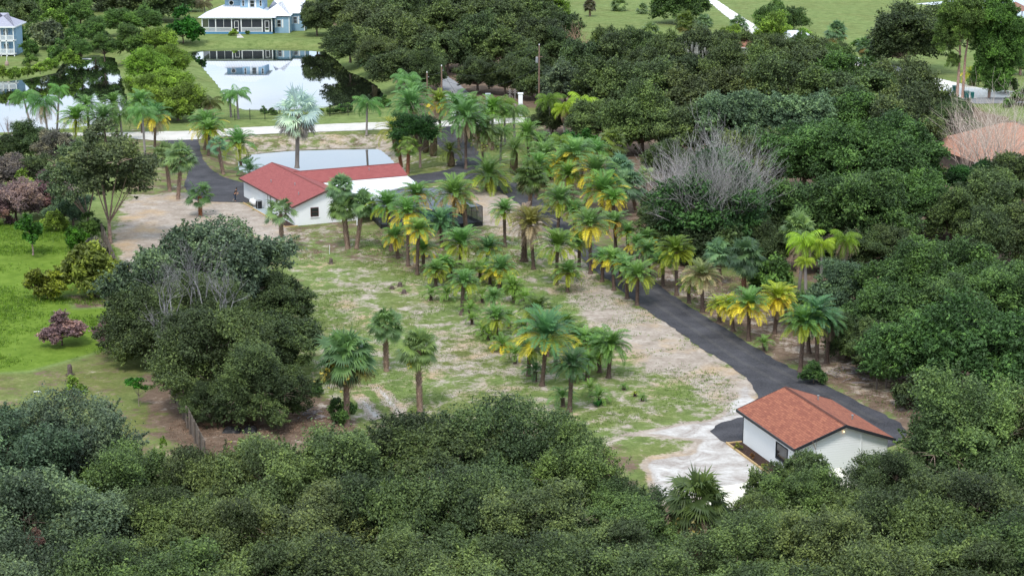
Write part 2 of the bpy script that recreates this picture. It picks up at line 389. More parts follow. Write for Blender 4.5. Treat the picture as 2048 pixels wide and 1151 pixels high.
def ground():
    ys = [88.0]
    while ys[-1] < 640: ys.append(ys[-1] * 1.0036 + .02)
    while ys[-1] < 5000: ys.append(ys[-1] * 1.06)
    ys = [-400., -150., 0., 50.] + ys
    ys = np.array(ys); us = np.linspace(-1, 1, 420)
    us = np.concatenate([[-12., -5, -2, -1.3], us, [1.3, 2, 5, 12.]])
    half = .30 * np.maximum(ys, 80) + 12
    X = us[None, :] * half[:, None]; Y = np.repeat(ys[:, None], len(us), 1)
    x = X.ravel(); y = Y.ravel()
    z = 0.05 * lump(x, y, .25, 3)
    for k, p in POND_W.items():
        sd = sdist(x, y, p)
        near = sd < 9
        bank = np.where(sd < 0, -1.2 - .5 * np.clip(-sd, 0, 2), -1.2 + 1.2 * sstep(-.3, 6.5, sd))
        z = np.where(near, np.minimum(z, bank + .04 * lump(x, y, 1.1, 5)), z)
    for k, p in list(DRIVES.items()) + list(ROADS.items()):
        r = ring(p); sd = sdist(x, y, r); z = np.where((sd < 2) & (z > -.3), z * sstep(.3, 2, sd) , z)
    sand = np.full(x.shape, .12); lit = np.full(x.shape, .05); lush = np.full(x.shape, .6)
    jx = 1.2 * lump(x, y, .9, 11); 
    for n, p, a, b, c, e in ZW:
        sd = sdist(x, y, p) + jx * min(1.2, e * .6)
        w = 1 - sstep(-e, e, sd)
        sand = sand * (1 - w) + a * w; lit = lit * (1 - w) + b * w; lush = lush * (1 - w) + c * w
    n1, n2 = Y.shape
    idx = np.arange(n1 * n2).reshape(n1, n2)
    q = np.stack([idx[:-1, :-1], idx[:-1, 1:], idx[1:, 1:], idx[1:, :-1]], -1).reshape(-1)
    m, nt, N, L, b = newmat('ground_cover')
    me = mesh_np('ground', np.stack([x, y, z], 1), q, 4, m, smooth=True)
    ca = me.color_attributes.new('cover', 'FLOAT_COLOR', 'POINT')
    ca.data.foreach_set('color', np.stack([sand * .5 + .5, lit * .5 + .5, lush * .5, np.ones_like(x)], 1).astype(np.float32).ravel())
    # shader
    def noise(scale, det=6, rough=.6, dist=0., sx=1., sy=1.):
        mp = N.new('ShaderNodeMapping'); mp.inputs['Scale'].default_value = (sx, sy, 1); L.new(tc.outputs['Object'], mp.inputs[0])
        n = N.new('ShaderNodeTexNoise'); n.inputs['Scale'].default_value = scale; n.inputs['Detail'].default_value = det
        n.inputs['Roughness'].default_value = rough; n.inputs['Distortion'].default_value = dist
        L.new(mp.outputs[0], n.inputs['Vector']); return n.outputs[0]
    def math_(op, a, b_=None, c_=None):
        n = N.new('ShaderNodeMath'); n.operation = op
        for i, v in enumerate((a, b_, c_)):
            if v is None: continue
            if isinstance(v, (int, float)): n.inputs[i].default_value = v
            else: L.new(v, n.inputs[i])
        return n.outputs[0]
    def ramp(fac, stops):
        r = N.new('ShaderNodeValToRGB'); e = r.color_ramp.elements
        while len(e) < len(stops): e.new(.5)
        for i, (p, c) in enumerate(stops): e[i].position = p; e[i].color = (*c, 1)
        L.new(fac, r.inputs[0]); return r.outputs[0]
    def mix(f, a, c):
        n = N.new('ShaderNodeMixRGB'); L.new(f, n.inputs[0]); L.new(a, n.inputs[1]); L.new(c, n.inputs[2]); return n.outputs[0]
    tc = N.new('ShaderNodeTexCoord'); at = N.new('ShaderNodeAttribute'); at.attribute_name = 'cover'
    sp = N.new('ShaderNodeSeparateColor'); L.new(at.outputs['Color'], sp.inputs[0])
    S0 = math_('MULTIPLY_ADD', sp.outputs[0], 2, -1); T = math_('MULTIPLY_ADD', sp.outputs[1], 2, -1); G = math_('MULTIPLY', sp.outputs[2], 2)
    fine = noise(2.6, 5, .75); med = noise(.55, 6, .62, .4); big = noise(.11, 4, .5); dash = noise(.8, 5, .7, .6, 1.0, .55)
    S = math_('ADD', S0, math_('MULTIPLY', math_('SUBTRACT', noise(.28, 5, .6, .8), .5), .9))
    gmix = math_('ADD', math_('MULTIPLY', fine, .45), math_('MULTIPLY', med, .55))
    dry = ramp(gmix, [(.3, (.075, .080, .026)), (.5, (.135, .150, .045)), (.68, (.23, .215, .09))])
    fresh = ramp(gmix, [(.32, (.075, .110, .030)), (.5, (.155, .205, .065)), (.68, (.25, .29, .11))])
    lushc = ramp(gmix, [(.3, (.065, .12, .010)), (.5, (.120, .190, .022)), (.7, (.18, .26, .04))])
    f1 = math_('MULTIPLY', math_('ADD', math_('SUBTRACT', G, .15), math_('MULTIPLY', math_('SUBTRACT', big, .5), 1.2)), 1.8); 
    c1 = N.new('ShaderNodeClamp'); L.new(f1, c1.inputs[0])
    f2 = math_('MULTIPLY', math_('SUBTRACT', G, .8), 2.4); c2 = N.new('ShaderNodeClamp'); L.new(f2, c2.inputs[0])
    grass = mix(c2.outputs[0], mix(c1.outputs[0], dry, fresh), lushc)
    sandc = ramp(math_('ADD', math_('MULTIPLY', med, .5), math_('MULTIPLY', fine, .5)), [(.30, (.20, .155, .125)), (.48, (.32, .265, .22)), (.64, (.47, .405, .35))])
    tan = ramp(fine, [(.3, (.34, .22, .12)), (.7, (.52, .38, .23))])
    tanf = ramp(noise(.16, 4, .6), [(.5, (0, 0, 0)), (.68, (.8, .8, .8))]); sandc = mix(tanf, sandc, tan)
    wh = ramp(math_('ADD', math_('MULTIPLY', noise(.35, 7, .7, 1.2), .75), math_('MULTIPLY', fine, .25)), [(.38, (.27, .225, .20)), (.50, (.43, .395, .37)), (.62, (.58, .56, .54))])
    cw = N.new('ShaderNodeClamp'); L.new(math_('MULTIPLY', math_('SUBTRACT', S0, .98), 5), cw.inputs[0])
    sandc = mix(cw.outputs[0], sandc, wh)
    litc = ramp(gmix, [(.3, (.060, .040, .028)), (.5, (.155, .108, .078)), (.7, (.28, .205, .155))])
    th = math_('ADD', math_('MULTIPLY', med, .40), math_('ADD', math_('MULTIPLY', dash, .35), math_('MULTIPLY', fine, .25)))
    sm = math_('MULTIPLY', math_('ADD', math_('SUBTRACT', th, .5), math_('MULTIPLY', math_('SUBTRACT', S, .5), .42)), 10)
    cs = N.new('ShaderNodeClamp'); L.new(math_('ADD', sm, .5), cs.inputs[0])
    th2 = math_('ADD', math_('MULTIPLY', noise(.4, 6, .65, .3), .6), math_('MULTIPLY', fine, .4))
    lm = math_('MULTIPLY', math_('ADD', math_('SUBTRACT', th2, .5), math_('MULTIPLY', math_('SUBTRACT', T, .5), .5)), 11)
    cl = N.new('ShaderNodeClamp'); L.new(math_('ADD', lm, .5), cl.inputs[0])
    col = mix(cs.outputs[0], mix(cl.outputs[0], grass, litc), sandc)
    L.new(col, b.inputs['Base Color']); b.inputs['Roughness'].default_value = .95; b.inputs['Specular IOR Level'].default_value = .08
    bp = N.new('ShaderNodeBump'); bp.inputs['Strength'].default_value = .7; bp.inputs['Distance'].default_value = .15
    L.new(th, bp.inputs['Height']); L.new(bp.outputs[0], b.inputs['Normal'])
    tag(link(bpy.data.objects.new('ground', me)), kind='structure')
ground()

# water
def watermat():
    m, nt, N, L, b = newmat('pond_water')
    b.inputs['Base Color'].default_value = (.012, .016, .010, 1); b.inputs['Roughness'].default_value = .025
    b.inputs['Specular IOR Level'].default_value = 0
    tc = N.new('ShaderNodeTexCoord'); no = N.new('ShaderNodeTexNoise'); no.inputs['Scale'].default_value = .5; no.inputs['Detail'].default_value = 3
    L.new(tc.outputs['Object'], no.inputs['Vector'])
    bp = N.new('ShaderNodeBump'); bp.inputs['Strength'].default_value = .06; bp.inputs['Distance'].default_value = .05
    L.new(no.outputs[0], bp.inputs['Height']); L.new(bp.outputs[0], b.inputs['Normal'])
    gl = N.new('ShaderNodeBsdfGlossy'); gl.inputs['Roughness'].default_value = .02; gl.inputs['Color'].default_value = (.96, .98, 1, 1); L.new(bp.outputs[0], gl.inputs['Normal'])
    fr = N.new('ShaderNodeFresnel'); fr.inputs[0].default_value = 1.33; mu = N.new('ShaderNodeMath'); mu.operation = 'MULTIPLY'; mu.inputs[1].default_value = 1.6; mu.use_clamp = True; L.new(fr.outputs[0], mu.inputs[0])
    ms = N.new('ShaderNodeMixShader'); L.new(mu.outputs[0], ms.inputs[0]); L.new(b.outputs[0], ms.inputs[1]); L.new(gl.outputs[0], ms.inputs[2]); L.new(ms.outputs[0], N['Material Output'].inputs[0])
    return m
M['water'] = watermat()
for k, p in POND_W.items():
    cx = sum(a for a, _ in p) / len(p); cy = sum(b for _, b in p) / len(p)
    V = [(cx + (a - cx) * 1.06, cy + (b - cy) * 1.06, WL) for a, b in p]
    me = bpy.data.meshes.new('pond'); me.from_pydata(V, [], [tuple(range(len(V)))]); me.materials.append(M['water'])
    if me.polygons[0].normal.z < 0: me.flip_normals()
    tag(link(bpy.data.objects.new('pond', me)), kind='structure')

def gravel(name, c0, c1, scale=7):
    m, nt, N, L, b = newmat(name)
    tc = N.new('ShaderNodeTexCoord'); no = N.new('ShaderNodeTexNoise'); no.inputs['Scale'].default_value = scale; no.inputs['Detail'].default_value = 4; no.inputs['Roughness'].default_value = .8
    n2 = N.new('ShaderNodeTexNoise'); n2.inputs['Scale'].default_value = .35; n2.inputs['Detail'].default_value = 4
    L.new(tc.outputs['Object'], no.inputs['Vector']); L.new(tc.outputs['Object'], n2.inputs['Vector'])
    ad = N.new('ShaderNodeMath'); ad.operation = 'MULTIPLY_ADD'; ad.inputs[1].default_value = .5; L.new(n2.outputs[0], ad.inputs[0])
    mu = N.new('ShaderNodeMath'); mu.operation = 'MULTIPLY'; mu.inputs[1].default_value = .5; L.new(no.outputs[0], mu.inputs[0]); L.new(mu.outputs[0], ad.inputs[2])
    rp = N.new('ShaderNodeValToRGB'); e = rp.color_ramp.elements; e[0].position = .33; e[1].position = .67
    e[0].color = (*c0, 1); e[1].color = (*c1, 1); L.new(ad.outputs[0], rp.inputs[0]); L.new(rp.outputs[0], b.inputs['Base Color'])
    b.inputs['Roughness'].default_value = .9; b.inputs['Specular IOR Level'].default_value = .15
    bp = N.new('ShaderNodeBump'); bp.inputs['Strength'].default_value = .6; bp.inputs['Distance'].default_value = .06
    L.new(no.outputs[0], bp.inputs['Height']); L.new(bp.outputs[0], b.inputs['Normal'])
    return m
M['asphalt'] = gravel('dark_millings', (.024, .024, .028), (.095, .092, .102), 5.5)
M['limerock'] = gravel('pale_limerock', (.46, .43, .39), (.64, .61, .57), 2)
M['old_asphalt'] = gravel('grey_asphalt', (.20, .20, .21), (.30, .30, .31), 3)
M['white_sand'] = gravel('white_sand', (.62, .60, .57), (.80, .78, .75), 2)
def sheet(name, pts, mat, z, rough=.18, seed=1, kind='structure'):
    rg = rnd(seed); P = [Vector(q) for q in ring(pts)]; out = []
    for i, a in enumerate(P):
        b = P[(i + 1) % len(P)]; n = max(1, int((b - a).length / .8)); d = (b - a).normalized() if (b - a).length > 0 else Vector((1, 0)); nn = Vector((-d.y, d.x))
        for k in range(n):
            out.append(a.lerp(b, k / n) + nn * rg.uniform(-rough, rough))
    import bmesh
    from mathutils.geometry import tessellate_polygon
    tris = tessellate_polygon([[Vector((p.x, p.y, 0)) for p in out]])
    V = [(p.x, p.y, z) for p in out]
    me = bpy.data.meshes.new(name); me.from_pydata(V, [], [tuple(t) for t in tris])
    bm = bmesh.new(); bm.from_mesh(me); bmesh.ops.recalc_face_normals(bm, faces=bm.faces)
    if bm.faces and sum(f.normal.z for f in bm.faces) < 0: bmesh.ops.reverse_faces(bm, faces=bm.faces)
    bm.to_mesh(me); bm.free(); me.materials.append(mat)
    return tag(link(bpy.data.objects.new(name, me)), kind=kind)
sheet('driveway', DRIVES['driveway'], M['asphalt'], .035, .17, 1)
def wear():
    cl = [spot(*q) for q in ((1745,848),(1620,785),(1500,722),(1400,655),(1300,588),(1200,520),(1130,462),(1065,408),(1005,366),(955,340),(925,305),(900,275),(905,248))]
    for off in (-.95, .95):
        L, Rr = [], []
        for i in range(len(cl) - 1):
            for k in range(8):
                p = cl[i].lerp(cl[i + 1], k / 8); d = (cl[min(i + 1, len(cl) - 1)] - cl[i]).normalized(); n = Vector((-d.y, d.x, 0)); rg = rnd(i * 8 + k + (99 if off > 0 else 0))
                L.append(p + n * (off - .28 + rg.uniform(-.07, .07))); Rr.append(p + n * (off + .28 + rg.uniform(-.07, .07)))
        m = MB(); z = Vector((0, 0, .047))
        for i in range(len(L) - 1): m.quad(L[i] + z, L[i + 1] + z, Rr[i + 1] + z, Rr[i] + z)
        tag(m.build('tyre_track', gravel('worn_millings', (.032, .031, .034), (.112, .108, .112), 4)), kind='structure')
wear()
sheet('driveway', DRIVES['side_driveway'], M['asphalt'], .035, .1, 2)
sheet('driveway', DRIVES['upper_driveway'], M['old_asphalt'], .035, .1, 3)
sheet('road', ROADS['road'], M['limerock'], .055, .15, 4)
sheet('road', ROADS['sand_road'], M['white_sand'], .035, .2, 5)
sheet('road', ROADS['grey_road'], M['old_asphalt'], .055, .05, 6)
sheet('path', ROADS['path'], M['limerock'], .035, .02, 7)

# ---------------------------------------------------------------- foliage meshes
def leaves(points, outward, size, rs, tone, mat, name, spread=.75, asp=1.7):
    n = len(points)
    nrm = outward * (1 - spread) + rs.normal(size=(n, 3)) * spread * .8 + np.array([0, 0, .45])
    nrm /= np.linalg.norm(nrm, axis=1)[:, None] + 1e-9
    t = np.cross(nrm, rs.normal(size=(n, 3))); t /= np.linalg.norm(t, axis=1)[:, None] + 1e-9
    b = np.cross(nrm, t)
    s = (size * rs.uniform(.6, 1.35, n))[:, None]
    V = np.empty((n, 4, 3)); V[:, 0] = points - t * s * asp * .5; V[:, 1] = points - b * s * .42 + nrm * s * .08
    V[:, 2] = points + t * s * asp * .5; V[:, 3] = points + b * s * .42
    return mesh_np(name, V.reshape(-1, 3), np.arange(n * 4), 4, mat, tone)
def crown_mesh(seed, R, leaf, n, nclump=34, flat=.80, low=-.55, cr=(.20, .34), spread=.55, sprig=.08, name='crown', top=1.0):
    rs = np.random.RandomState(seed); cs = []
    # clumps spread evenly over the dome (rejection)
    tries = 0
    while len(cs) < nclump and tries < 4000:
        tries += 1
        v = rs.normal(size=3); v /= np.linalg.norm(v)
        if v[2] < low: continue
        rad = rs.uniform(.52, .93) if rs.rand() < .85 else rs.uniform(.15, .5)
        c = v * rad * np.array([1, 1, flat]); c[2] *= top
        if all(np.linalg.norm(c - k[0]) > .19 for k in cs) or tries > 2500:
            cs.append((c, rs.uniform(*cr), rs.uniform(.15, .75)))
    C = np.array([c[0] for c in cs]); CR = np.array([c[1] for c in cs]); CT = np.array([c[2] for c in cs])
    # sub-clumps
    ns = 20
    sc = []; sr = []; st = []; so_ = []
    for c, r, t in cs:
        cd = c / (np.linalg.norm(c) + 1e-6)
        for k in range(ns):
            v = rs.normal(size=3); v /= np.linalg.norm(v)
            if v @ cd < -.35 and rs.rand() < .8: v = -v
            v[2] = v[2] * .8
            sc.append(c + v * r * rs.uniform(.6, 1.0)); sr.append(r * rs.uniform(.28, .52)); st.append(t + rs.uniform(-.15, .15)); so_.append(v)
    sc = np.array(sc); sr = np.array(sr); st = np.array(st)
    w = sr ** 2; w /= w.sum(); pick = rs.choice(len(sc), n, p=w)
    v = rs.normal(size=(n, 3)); v /= np.linalg.norm(v, axis=1)[:, None]
    v[:, 2] = np.where(v[:, 2] < -.1, -v[:, 2], v[:, 2])
    rr = sr[pick] * (.55 + np.abs(rs.normal(0, .40, n))) * (1 + sprig * rs.exponential(1, n))
    pts = sc[pick] + v * rr[:, None]
    # leafy twigs standing out of the crown
    k = int(n * .16); own = rs.choice(len(sc), 260, p=w); dd = sc[own] / (np.linalg.norm(sc[own], axis=1)[:, None] + 1e-6) + rs.normal(0, .45, (260, 3)) + np.array([0, 0, .25])
    dd /= np.linalg.norm(dd, axis=1)[:, None]; o2 = rs.randint(0, 260, k); ln = rs.uniform(.05, .20, 260)[o2] * rs.rand(k)
    pts[:k] = sc[own][o2] + dd[o2] * (sr[own][o2] * .8 + ln)[:, None] + rs.normal(0, .011, (k, 3)); v[:k] = dd[o2]
    tone = np.clip(st[pick] + rs.normal(0, .20, n), 0, 1); tone[:k] = np.clip(st[own][o2] + .12 + rs.normal(0, .15, k), 0, 1)
    dr = pts / (np.linalg.norm(pts, axis=1)[:, None] + 1e-6); wv = np.zeros(n)
    for q in range(6):
        ax = rs.normal(size=3); ax /= np.linalg.norm(ax); wv += np.sin(dr @ ax * rs.uniform(2.5, 6) + rs.rand() * 6.28)
    pts = pts * (1 + .075 * wv)[:, None]
    me = leaves(pts * R, v, leaf, rs, tone, M['leaf'], name, spread)
    return me, C * R
def limb_mesh(seed, R, C, H, trunk_r=.35, twigs=0, name='trunk', fk=.55, skip=.25):
    """trunk from the ground (z=-H below the crown centre) with limbs to the clumps"""
    rg = rnd(seed); mb = MB(); fork = Vector((0, 0, -H * fk))
    mb.tube([(0, 0, -H), (.05, 0, -H * .9), fork], [trunk_r * 1.35, trunk_r, trunk_r * .85], 7)
    for c in C:
        c = Vector(c)
        if rg.random() < skip: continue
        m1 = fork.lerp(c, .45) + Vector((rg.uniform(-.5, .5), rg.uniform(-.5, .5), rg.uniform(-.2, .3))) * R * .08
        mb.tube([fork, m1, c], [trunk_r * .45, trunk_r * .27, trunk_r * .08], 5, .5, False)
        for k in range(twigs):
            d = (c.normalized() + Vector((rg.gauss(0, .6), rg.gauss(0, .6), rg.gauss(0, .5)))).normalized()
            e = c + d * R * rg.uniform(.2, .36)
            mb.tube([c, c.lerp(e, .5) + Vector((rg.uniform(-.1, .1), rg.uniform(-.1, .1), .1)), e], [.045, .03, .012], 3, .95, False)
    return mb.mesh(name, M['bark'])
OAK = {'near': [], 'mid': [], 'far': [], 'bush': [], 'small': [], 'airy': []}
for s in range(3):
    me, C = crown_mesh(10 + s, 6.0, .145, 120000, 50); OAK['near'].append((me, limb_mesh(s, 6, C, 6.5, .4, 5), 6.0, 6.5))
for s in range(4):
    me, C = crown_mesh(20 + s, 7.0, .25, 56000, 52); OAK['mid'].append((me, limb_mesh(s + 5, 7, C, 7, .42, 2), 7.0, 7.0))
for s in range(3):
    me, C = crown_mesh(30 + s, 7.0, .33, 33000, 46); OAK['far'].append((me, limb_mesh(s + 9, 7, C, 7, .4, 0), 7.0, 7.0))
for s in range(3):
    me, C = crown_mesh(40 + s, 2.0, .20, 7500, 20, .85, -.6, (.26, .42), .7, .12); OAK['bush'].append((me, limb_mesh(s + 20, 2, C, 1.9, .09, 0), 2.0, 1.9))
for s in range(2):
    me, C = crown_mesh(50 + s, 1.2, .17, 1500, 12, 1.1, -.7, (.26, .40), .8, .2); OAK['small'].append((me, limb_mesh(s + 30, 1.2, C, 2.2, .06, 0), 1.2, 2.2))
for s in range(3):
    me, C = crown_mesh(60 + s, 4.5, .22, 22000, 40, 1.0, -.75, (.18, .30), .85, .25); OAK['airy'].append((me, limb_mesh(s + 40, 4.5, C, 7.5, .20, 5, 'trunk', .72, .72), 4.5, 7.5))

DARK = (.072, .108, .042); OLIVE = (.100, .142, .052); GREEN = (.074, .142, .042); BLUEG = (.110, .165, .095)
LIME = (.175, .285, .045); MID = (.095, .180, .045); YEL = (.22, .21, .030); PURP = (.19, .12, .13); PINK = (.25, .185, .17); ASH = (.16, .15, .13)
BARK = (.16, .12, .095); GREY = (.28, .25, .23)
_cnt = [0]
def tree(kind, cx, cy, rpx, tint, label, name='live_oak', cat='tree', group=None, zc=None, tall=1.0, base=None, bark=BARK, sink=0.0, wide=1.0):
    """cx, cy: where the middle of the crown stands in the survey photo, rpx its half width"""
    _cnt[0] += 1; k = _cnt[0]; rg = rnd(k * 7 + 1)
    me, tm, R0, H0 = OAK[kind][k % len(OAK[kind])]
    if base:                                   # crown centre above a known foot
        b = spot(*base); zc = rise(base[0], base[1], cy); p = Vector((b[0], b[1], zc)); R = rpx / ppm(p)
        p.x = spot(cx, cy, zc)[0] if False else p.x
        off = (cx - base[0]) / ppm(p)
    else:
        R = rpx / ppm(spot(cx, cy, 4)); 
        for _ in range(3):
            z = zc if zc else max(R * .62, min(7.2, R * .76)) ; p = spot(cx, cy, z); R = rpx / ppm(p)
        zc = z; off = 0
    s = R / R0
    e = empty(name, (p.x, p.y, 0), rg.uniform(0, 6.28))
    tag(e, label, cat, group)
    jit = 1 + rg.uniform(-.12, .12)
    col = tuple(c * jit * (1 + rg.uniform(-.06, .06)) for c in tint)
    a = e.rotation_euler.z
    ox, oy = off * math.cos(a), -off * math.sin(a)
    inst('crown', me, e, (s * wide * rg.uniform(.9, 1.12), s * wide * rg.uniform(.9, 1.12), s * tall * rg.uniform(.86, 1.18)), (ox, oy, zc), 0, col)
    inst('trunk', tm, e, (s, s, zc / H0), (ox * .5, oy * .5, zc), 0, bark)
    return e
ORD = ['leftmost', 'second', 'third', 'fourth', 'fifth', 'sixth', 'seventh', 'eighth', 'ninth', 'tenth', 'eleventh', 'twelfth', 'thirteenth', 'fourteenth', 'fifteenth', 'sixteenth', 'seventeenth', 'eighteenth', 'nineteenth', 'twentieth']
def row(kind, look, place, items, tint, name='live_oak', cat='tree', group=None, **kw):
    """a row of trees, left to right in the photo, told apart by their turn in it"""
    items = sorted(items, key=lambda t: t[0])
    for i, it in enumerate(items):
        tn = it[3] if len(it) > 3 else tint
        lab = f"{look}, {ORD[i]}{'' if i == 0 else ' from left'} in {place}"
        tree(kind, it[0], it[1], it[2], tn, lab, name, cat, group or place, **kw)
# ---------------------------------------------------------------- woods: rows from front to back
row('near', 'Rounded live oak crown', 'rear edge of the foreground canopy', [(-40,960,165,BLUEG),(120,930,135,BLUEG),(265,1010,125,OLIVE),(415,1015,118,OLIVE),(560,1005,128,OLIVE),(700,985,130,OLIVE),(850,950,140,DARK),(1010,940,135,DARK),(1135,985,112,OLIVE),(1245,1050,100,OLIVE),(1505,1075,92,OLIVE),(1600,1040,95,OLIVE),(1690,1055,92,OLIVE),(1795,985,85,DARK),(1925,905,140,OLIVE),(2065,890,135,OLIVE)], OLIVE)
row('near', 'Wide olive live oak crown', 'middle band of the foreground canopy', [(60,1090,150,BLUEG),(210,1100,130,BLUEG),(345,1105,130,OLIVE),(480,1110,125,OLIVE),(620,1100,135,OLIVE),(770,1085,140,DARK),(920,1075,140,DARK),(1070,1090,135,OLIVE),(1210,1135,110,OLIVE),(1520,1140,125,OLIVE),(1660,1160,130,OLIVE),(1810,1120,135,OLIVE),(1960,1060,140,DARK),(2090,1030,130,OLIVE)], OLIVE)
row('near', 'Broad oak crown', 'bottom edge of the picture', [(20,1225,150,BLUEG),(170,1235,150,DARK),(330,1235,150,OLIVE),(490,1235,150,OLIVE),(650,1230,150,DARK),(810,1220,150,OLIVE),(970,1215,150,OLIVE),(1130,1225,150,DARK),(1290,1240,140,OLIVE),(1440,1250,140,OLIVE),(1600,1270,150,OLIVE),(1760,1260,150,OLIVE),(1920,1200,150,OLIVE),(2070,1180,150,DARK)], OLIVE)
tree('airy', 1628, 958, 52, OLIVE, 'Loose leafy crown poking up before the cottage window', zc=4.2)
tree('airy', 1540, 985, 46, OLIVE, 'Loose leafy crown before the cream outbuilding roof', zc=4.0)
row('mid', 'Deep green oak', 'clump left of the pale field', [(292,665,80),(462,560,120,BLUEG),(565,610,66),(548,690,74)], DARK)
tree('mid', 335, 570, 112, BLUEG, 'Grey-green oak with bare silver branches poking from its crown', group='clump left of the pale field')
tree('near', 440, 720, 122, DARK, 'Largest dark oak overhanging the leaning wooden fence', group='clump left of the pale field')
tree('near', 385, 650, 95, DARK, 'Dark oak filling the middle of the clump below silver branches', group='clump left of the pale field')
tree('near', 520, 785, 85, DARK, 'Shaded oak with low boughs beside the black tarpaulin heap', group='clump left of the pale field')
tree('near', 425, 805, 55, DARK, 'Narrow dark oak pressed against the end of wooden fence', group='clump left of the pale field')

G1, G2, G3 = 'wood behind the gravel drive', 'wood beyond the gravel drive', 'oak wood by the upper driveway'
row('mid', 'Dense green broadleaf', 'dark group right of the gravel drive', [(1700,580,58,BLUEG),(1765,640,80,GREEN),(1830,580,85,GREEN),(1905,545,88,GREEN),(1985,600,85,GREEN),(2070,590,80,GREEN)], GREEN, cat='tree')
row('mid', 'Tall shaded broadleaf', 'trees behind the cottage drive', [(1690,680,50,DARK),(1770,700,66,DARK),(1780,640,60,GREEN),(1890,640,80,GREEN),(1850,715,88,GREEN),(1965,710,118,GREEN),(2080,700,90,GREEN)], GREEN)
row('bush', 'Low leafy bush', 'strip below the right-hand trees', [(1548,560,44,MID),(1580,620,34,MID),(1650,600,38,BLUEG),(1628,748,24,GREEN),(1720,640,36,MID),(1822,790,34,DARK),(1905,815,40,DARK)], MID, name='bush', cat='bush')
row('mid', 'Massive oak dome', 'third tier of the big wood', [(1345,470,62,DARK),(1420,465,80,DARK),(1560,430,62,DARK),(1640,425,88,GREEN),(1735,430,92,GREEN),(1825,405,78,GREEN),(1905,440,58,DARK),(1990,410,80,OLIVE),(2060,470,80,DARK),(1985,480,70,DARK)], DARK)
row('mid', 'Spreading oak', 'fourth tier of the big wood', [(1330,330,52,DARK),(1530,330,70,OLIVE),(1610,320,92,GREEN),(1710,330,95,GREEN),(1800,330,85,GREEN),(2050,345,62,DARK)], GREEN)
row('mid', 'Grey-green oak', 'fifth tier of the big wood', [(1105,240,38,DARK),(1195,245,58,OLIVE),(1285,255,72,OLIVE),(1380,262,72,OLIVE),(1480,262,80,BLUEG),(1590,262,80,BLUEG),(1695,255,78,GREEN),(1800,255,82,DARK),(1885,250,52,DARK)], OLIVE)
row('far', 'Olive oak', 'sixth tier of the big wood', [(1065,170,38,DARK),(1130,175,48,BLUEG),(1205,180,62,OLIVE),(1290,190,66,OLIVE),(1380,200,66,OLIVE),(1470,195,64,OLIVE),(1560,198,66,OLIVE),(1650,200,68,OLIVE),(1740,195,64,OLIVE),(1825,205,64,OLIVE),(1895,225,42,DARK)], OLIVE)
row('far', 'Muted green oak', 'seventh tier of the big wood', [(1150,130,46,DARK),(1225,125,46,DARK),(1300,135,48,DARK),(1375,150,46,DARK),(1450,150,50,OLIVE),(1530,150,55,OLIVE),(1610,145,55,OLIVE),(1690,160,48,MID),(1760,165,44,OLIVE)], OLIVE)
row('far', 'Small distant oak', 'back tier of the big wood', [(1215,92,34,OLIVE),(1275,100,34,DARK),(1340,100,34,OLIVE),(1440,92,36,OLIVE),(1490,92,30,OLIVE),(1530,98,32,OLIVE),(1460,78,22,LIME),(1560,110,34,OLIVE),(1610,105,38,OLIVE),(1665,125,34,MID)], OLIVE)
tree('far', 1390, 112, 46, DARK, 'Dark oak hung with long grey beards of moss', name='mossy_oak')
tree('mid', 1812, 84, 82, DARK, 'Big dark oak standing alone at the edge of far lawn')
tree('mid', 1775, 100, 40, DARK, 'Smaller dark oak joined to left flank of lone big oak')
row('mid', 'Shaded oak', 'dim gap behind the chartreuse palms', [(1540,500,48,DARK),(1650,512,42,DARK),(1710,508,48,DARK),(1775,498,50,DARK)], DARK)
row('far', 'Small oak', 'fringe hiding the sand road', [(1600,92,26,MID),(1640,104,28,OLIVE),(1680,118,26,OLIVE)], OLIVE)
tree('far', 1545, 40, 34, MID, 'Half bare bushy tree beside the white sand road', cat='tree')
tree('far', 1585, 42, 26, GREEN, 'Glossy dark green tree left of the lone lawn palm')
tree('far', 1550, 70, 36, LIME, 'Yellowish tree between sand road and the coral roofs')
tree('bush', 1605, 80, 20, LIME, 'Lime bush at right end of hidden coral-roofed house', name='bush', cat='bush')
tree('bush', 1720, 92, 14, MID, 'Small round bush left of the lone big oak', name='bush', cat='bush')
tree('far', 1365, 10, 48, GREEN, 'Dark spreading tree cut by top edge beside sand road')

row('mid', 'Dark oak', 'front edge of the top-centre wood', [(700,92,44,DARK),(745,112,44,OLIVE),(800,142,46,DARK),(855,150,42,DARK),(955,150,46,DARK),(1010,158,42,DARK),(1065,130,46,DARK)], DARK)
row('far', 'Billowing oak', 'second tier of the top-centre wood', [(715,62,50,OLIVE),(775,85,52,OLIVE),(835,95,54,OLIVE),(895,108,50,OLIVE),(950,98,54,DARK),(1010,105,52,OLIVE),(1075,82,50,DARK),(1115,100,36,DARK)], OLIVE)
row('far', 'Smoky green oak', 'third tier of the top-centre wood', [(690,35,44,OLIVE),(750,48,52,OLIVE),(815,50,54,DARK),(880,58,54,OLIVE),(945,52,54,OLIVE),(1010,58,52,OLIVE),(1075,45,50,OLIVE),(1115,60,36,DARK)], OLIVE)
row('far', 'Far oak', 'top edge of the top-centre wood', [(680,2,46,DARK),(740,10,50,OLIVE),(805,8,54,OLIVE),(870,15,52,DARK),(935,8,54,OLIVE),(1000,12,52,OLIVE),(1065,5,50,OLIVE),(1110,20,32,LIME)], OLIVE)
row('far', 'Hazy oak', 'backmost tier above the top-centre wood', [(690,-35,50),(760,-38,52),(830,-35,52),(900,-38,52),(970,-35,52),(1040,-40,52)], DARK)
tree('far', 628, 38, 34, DARK, 'Dark oak with hanging boughs at the blue house corner', base=(640,72))
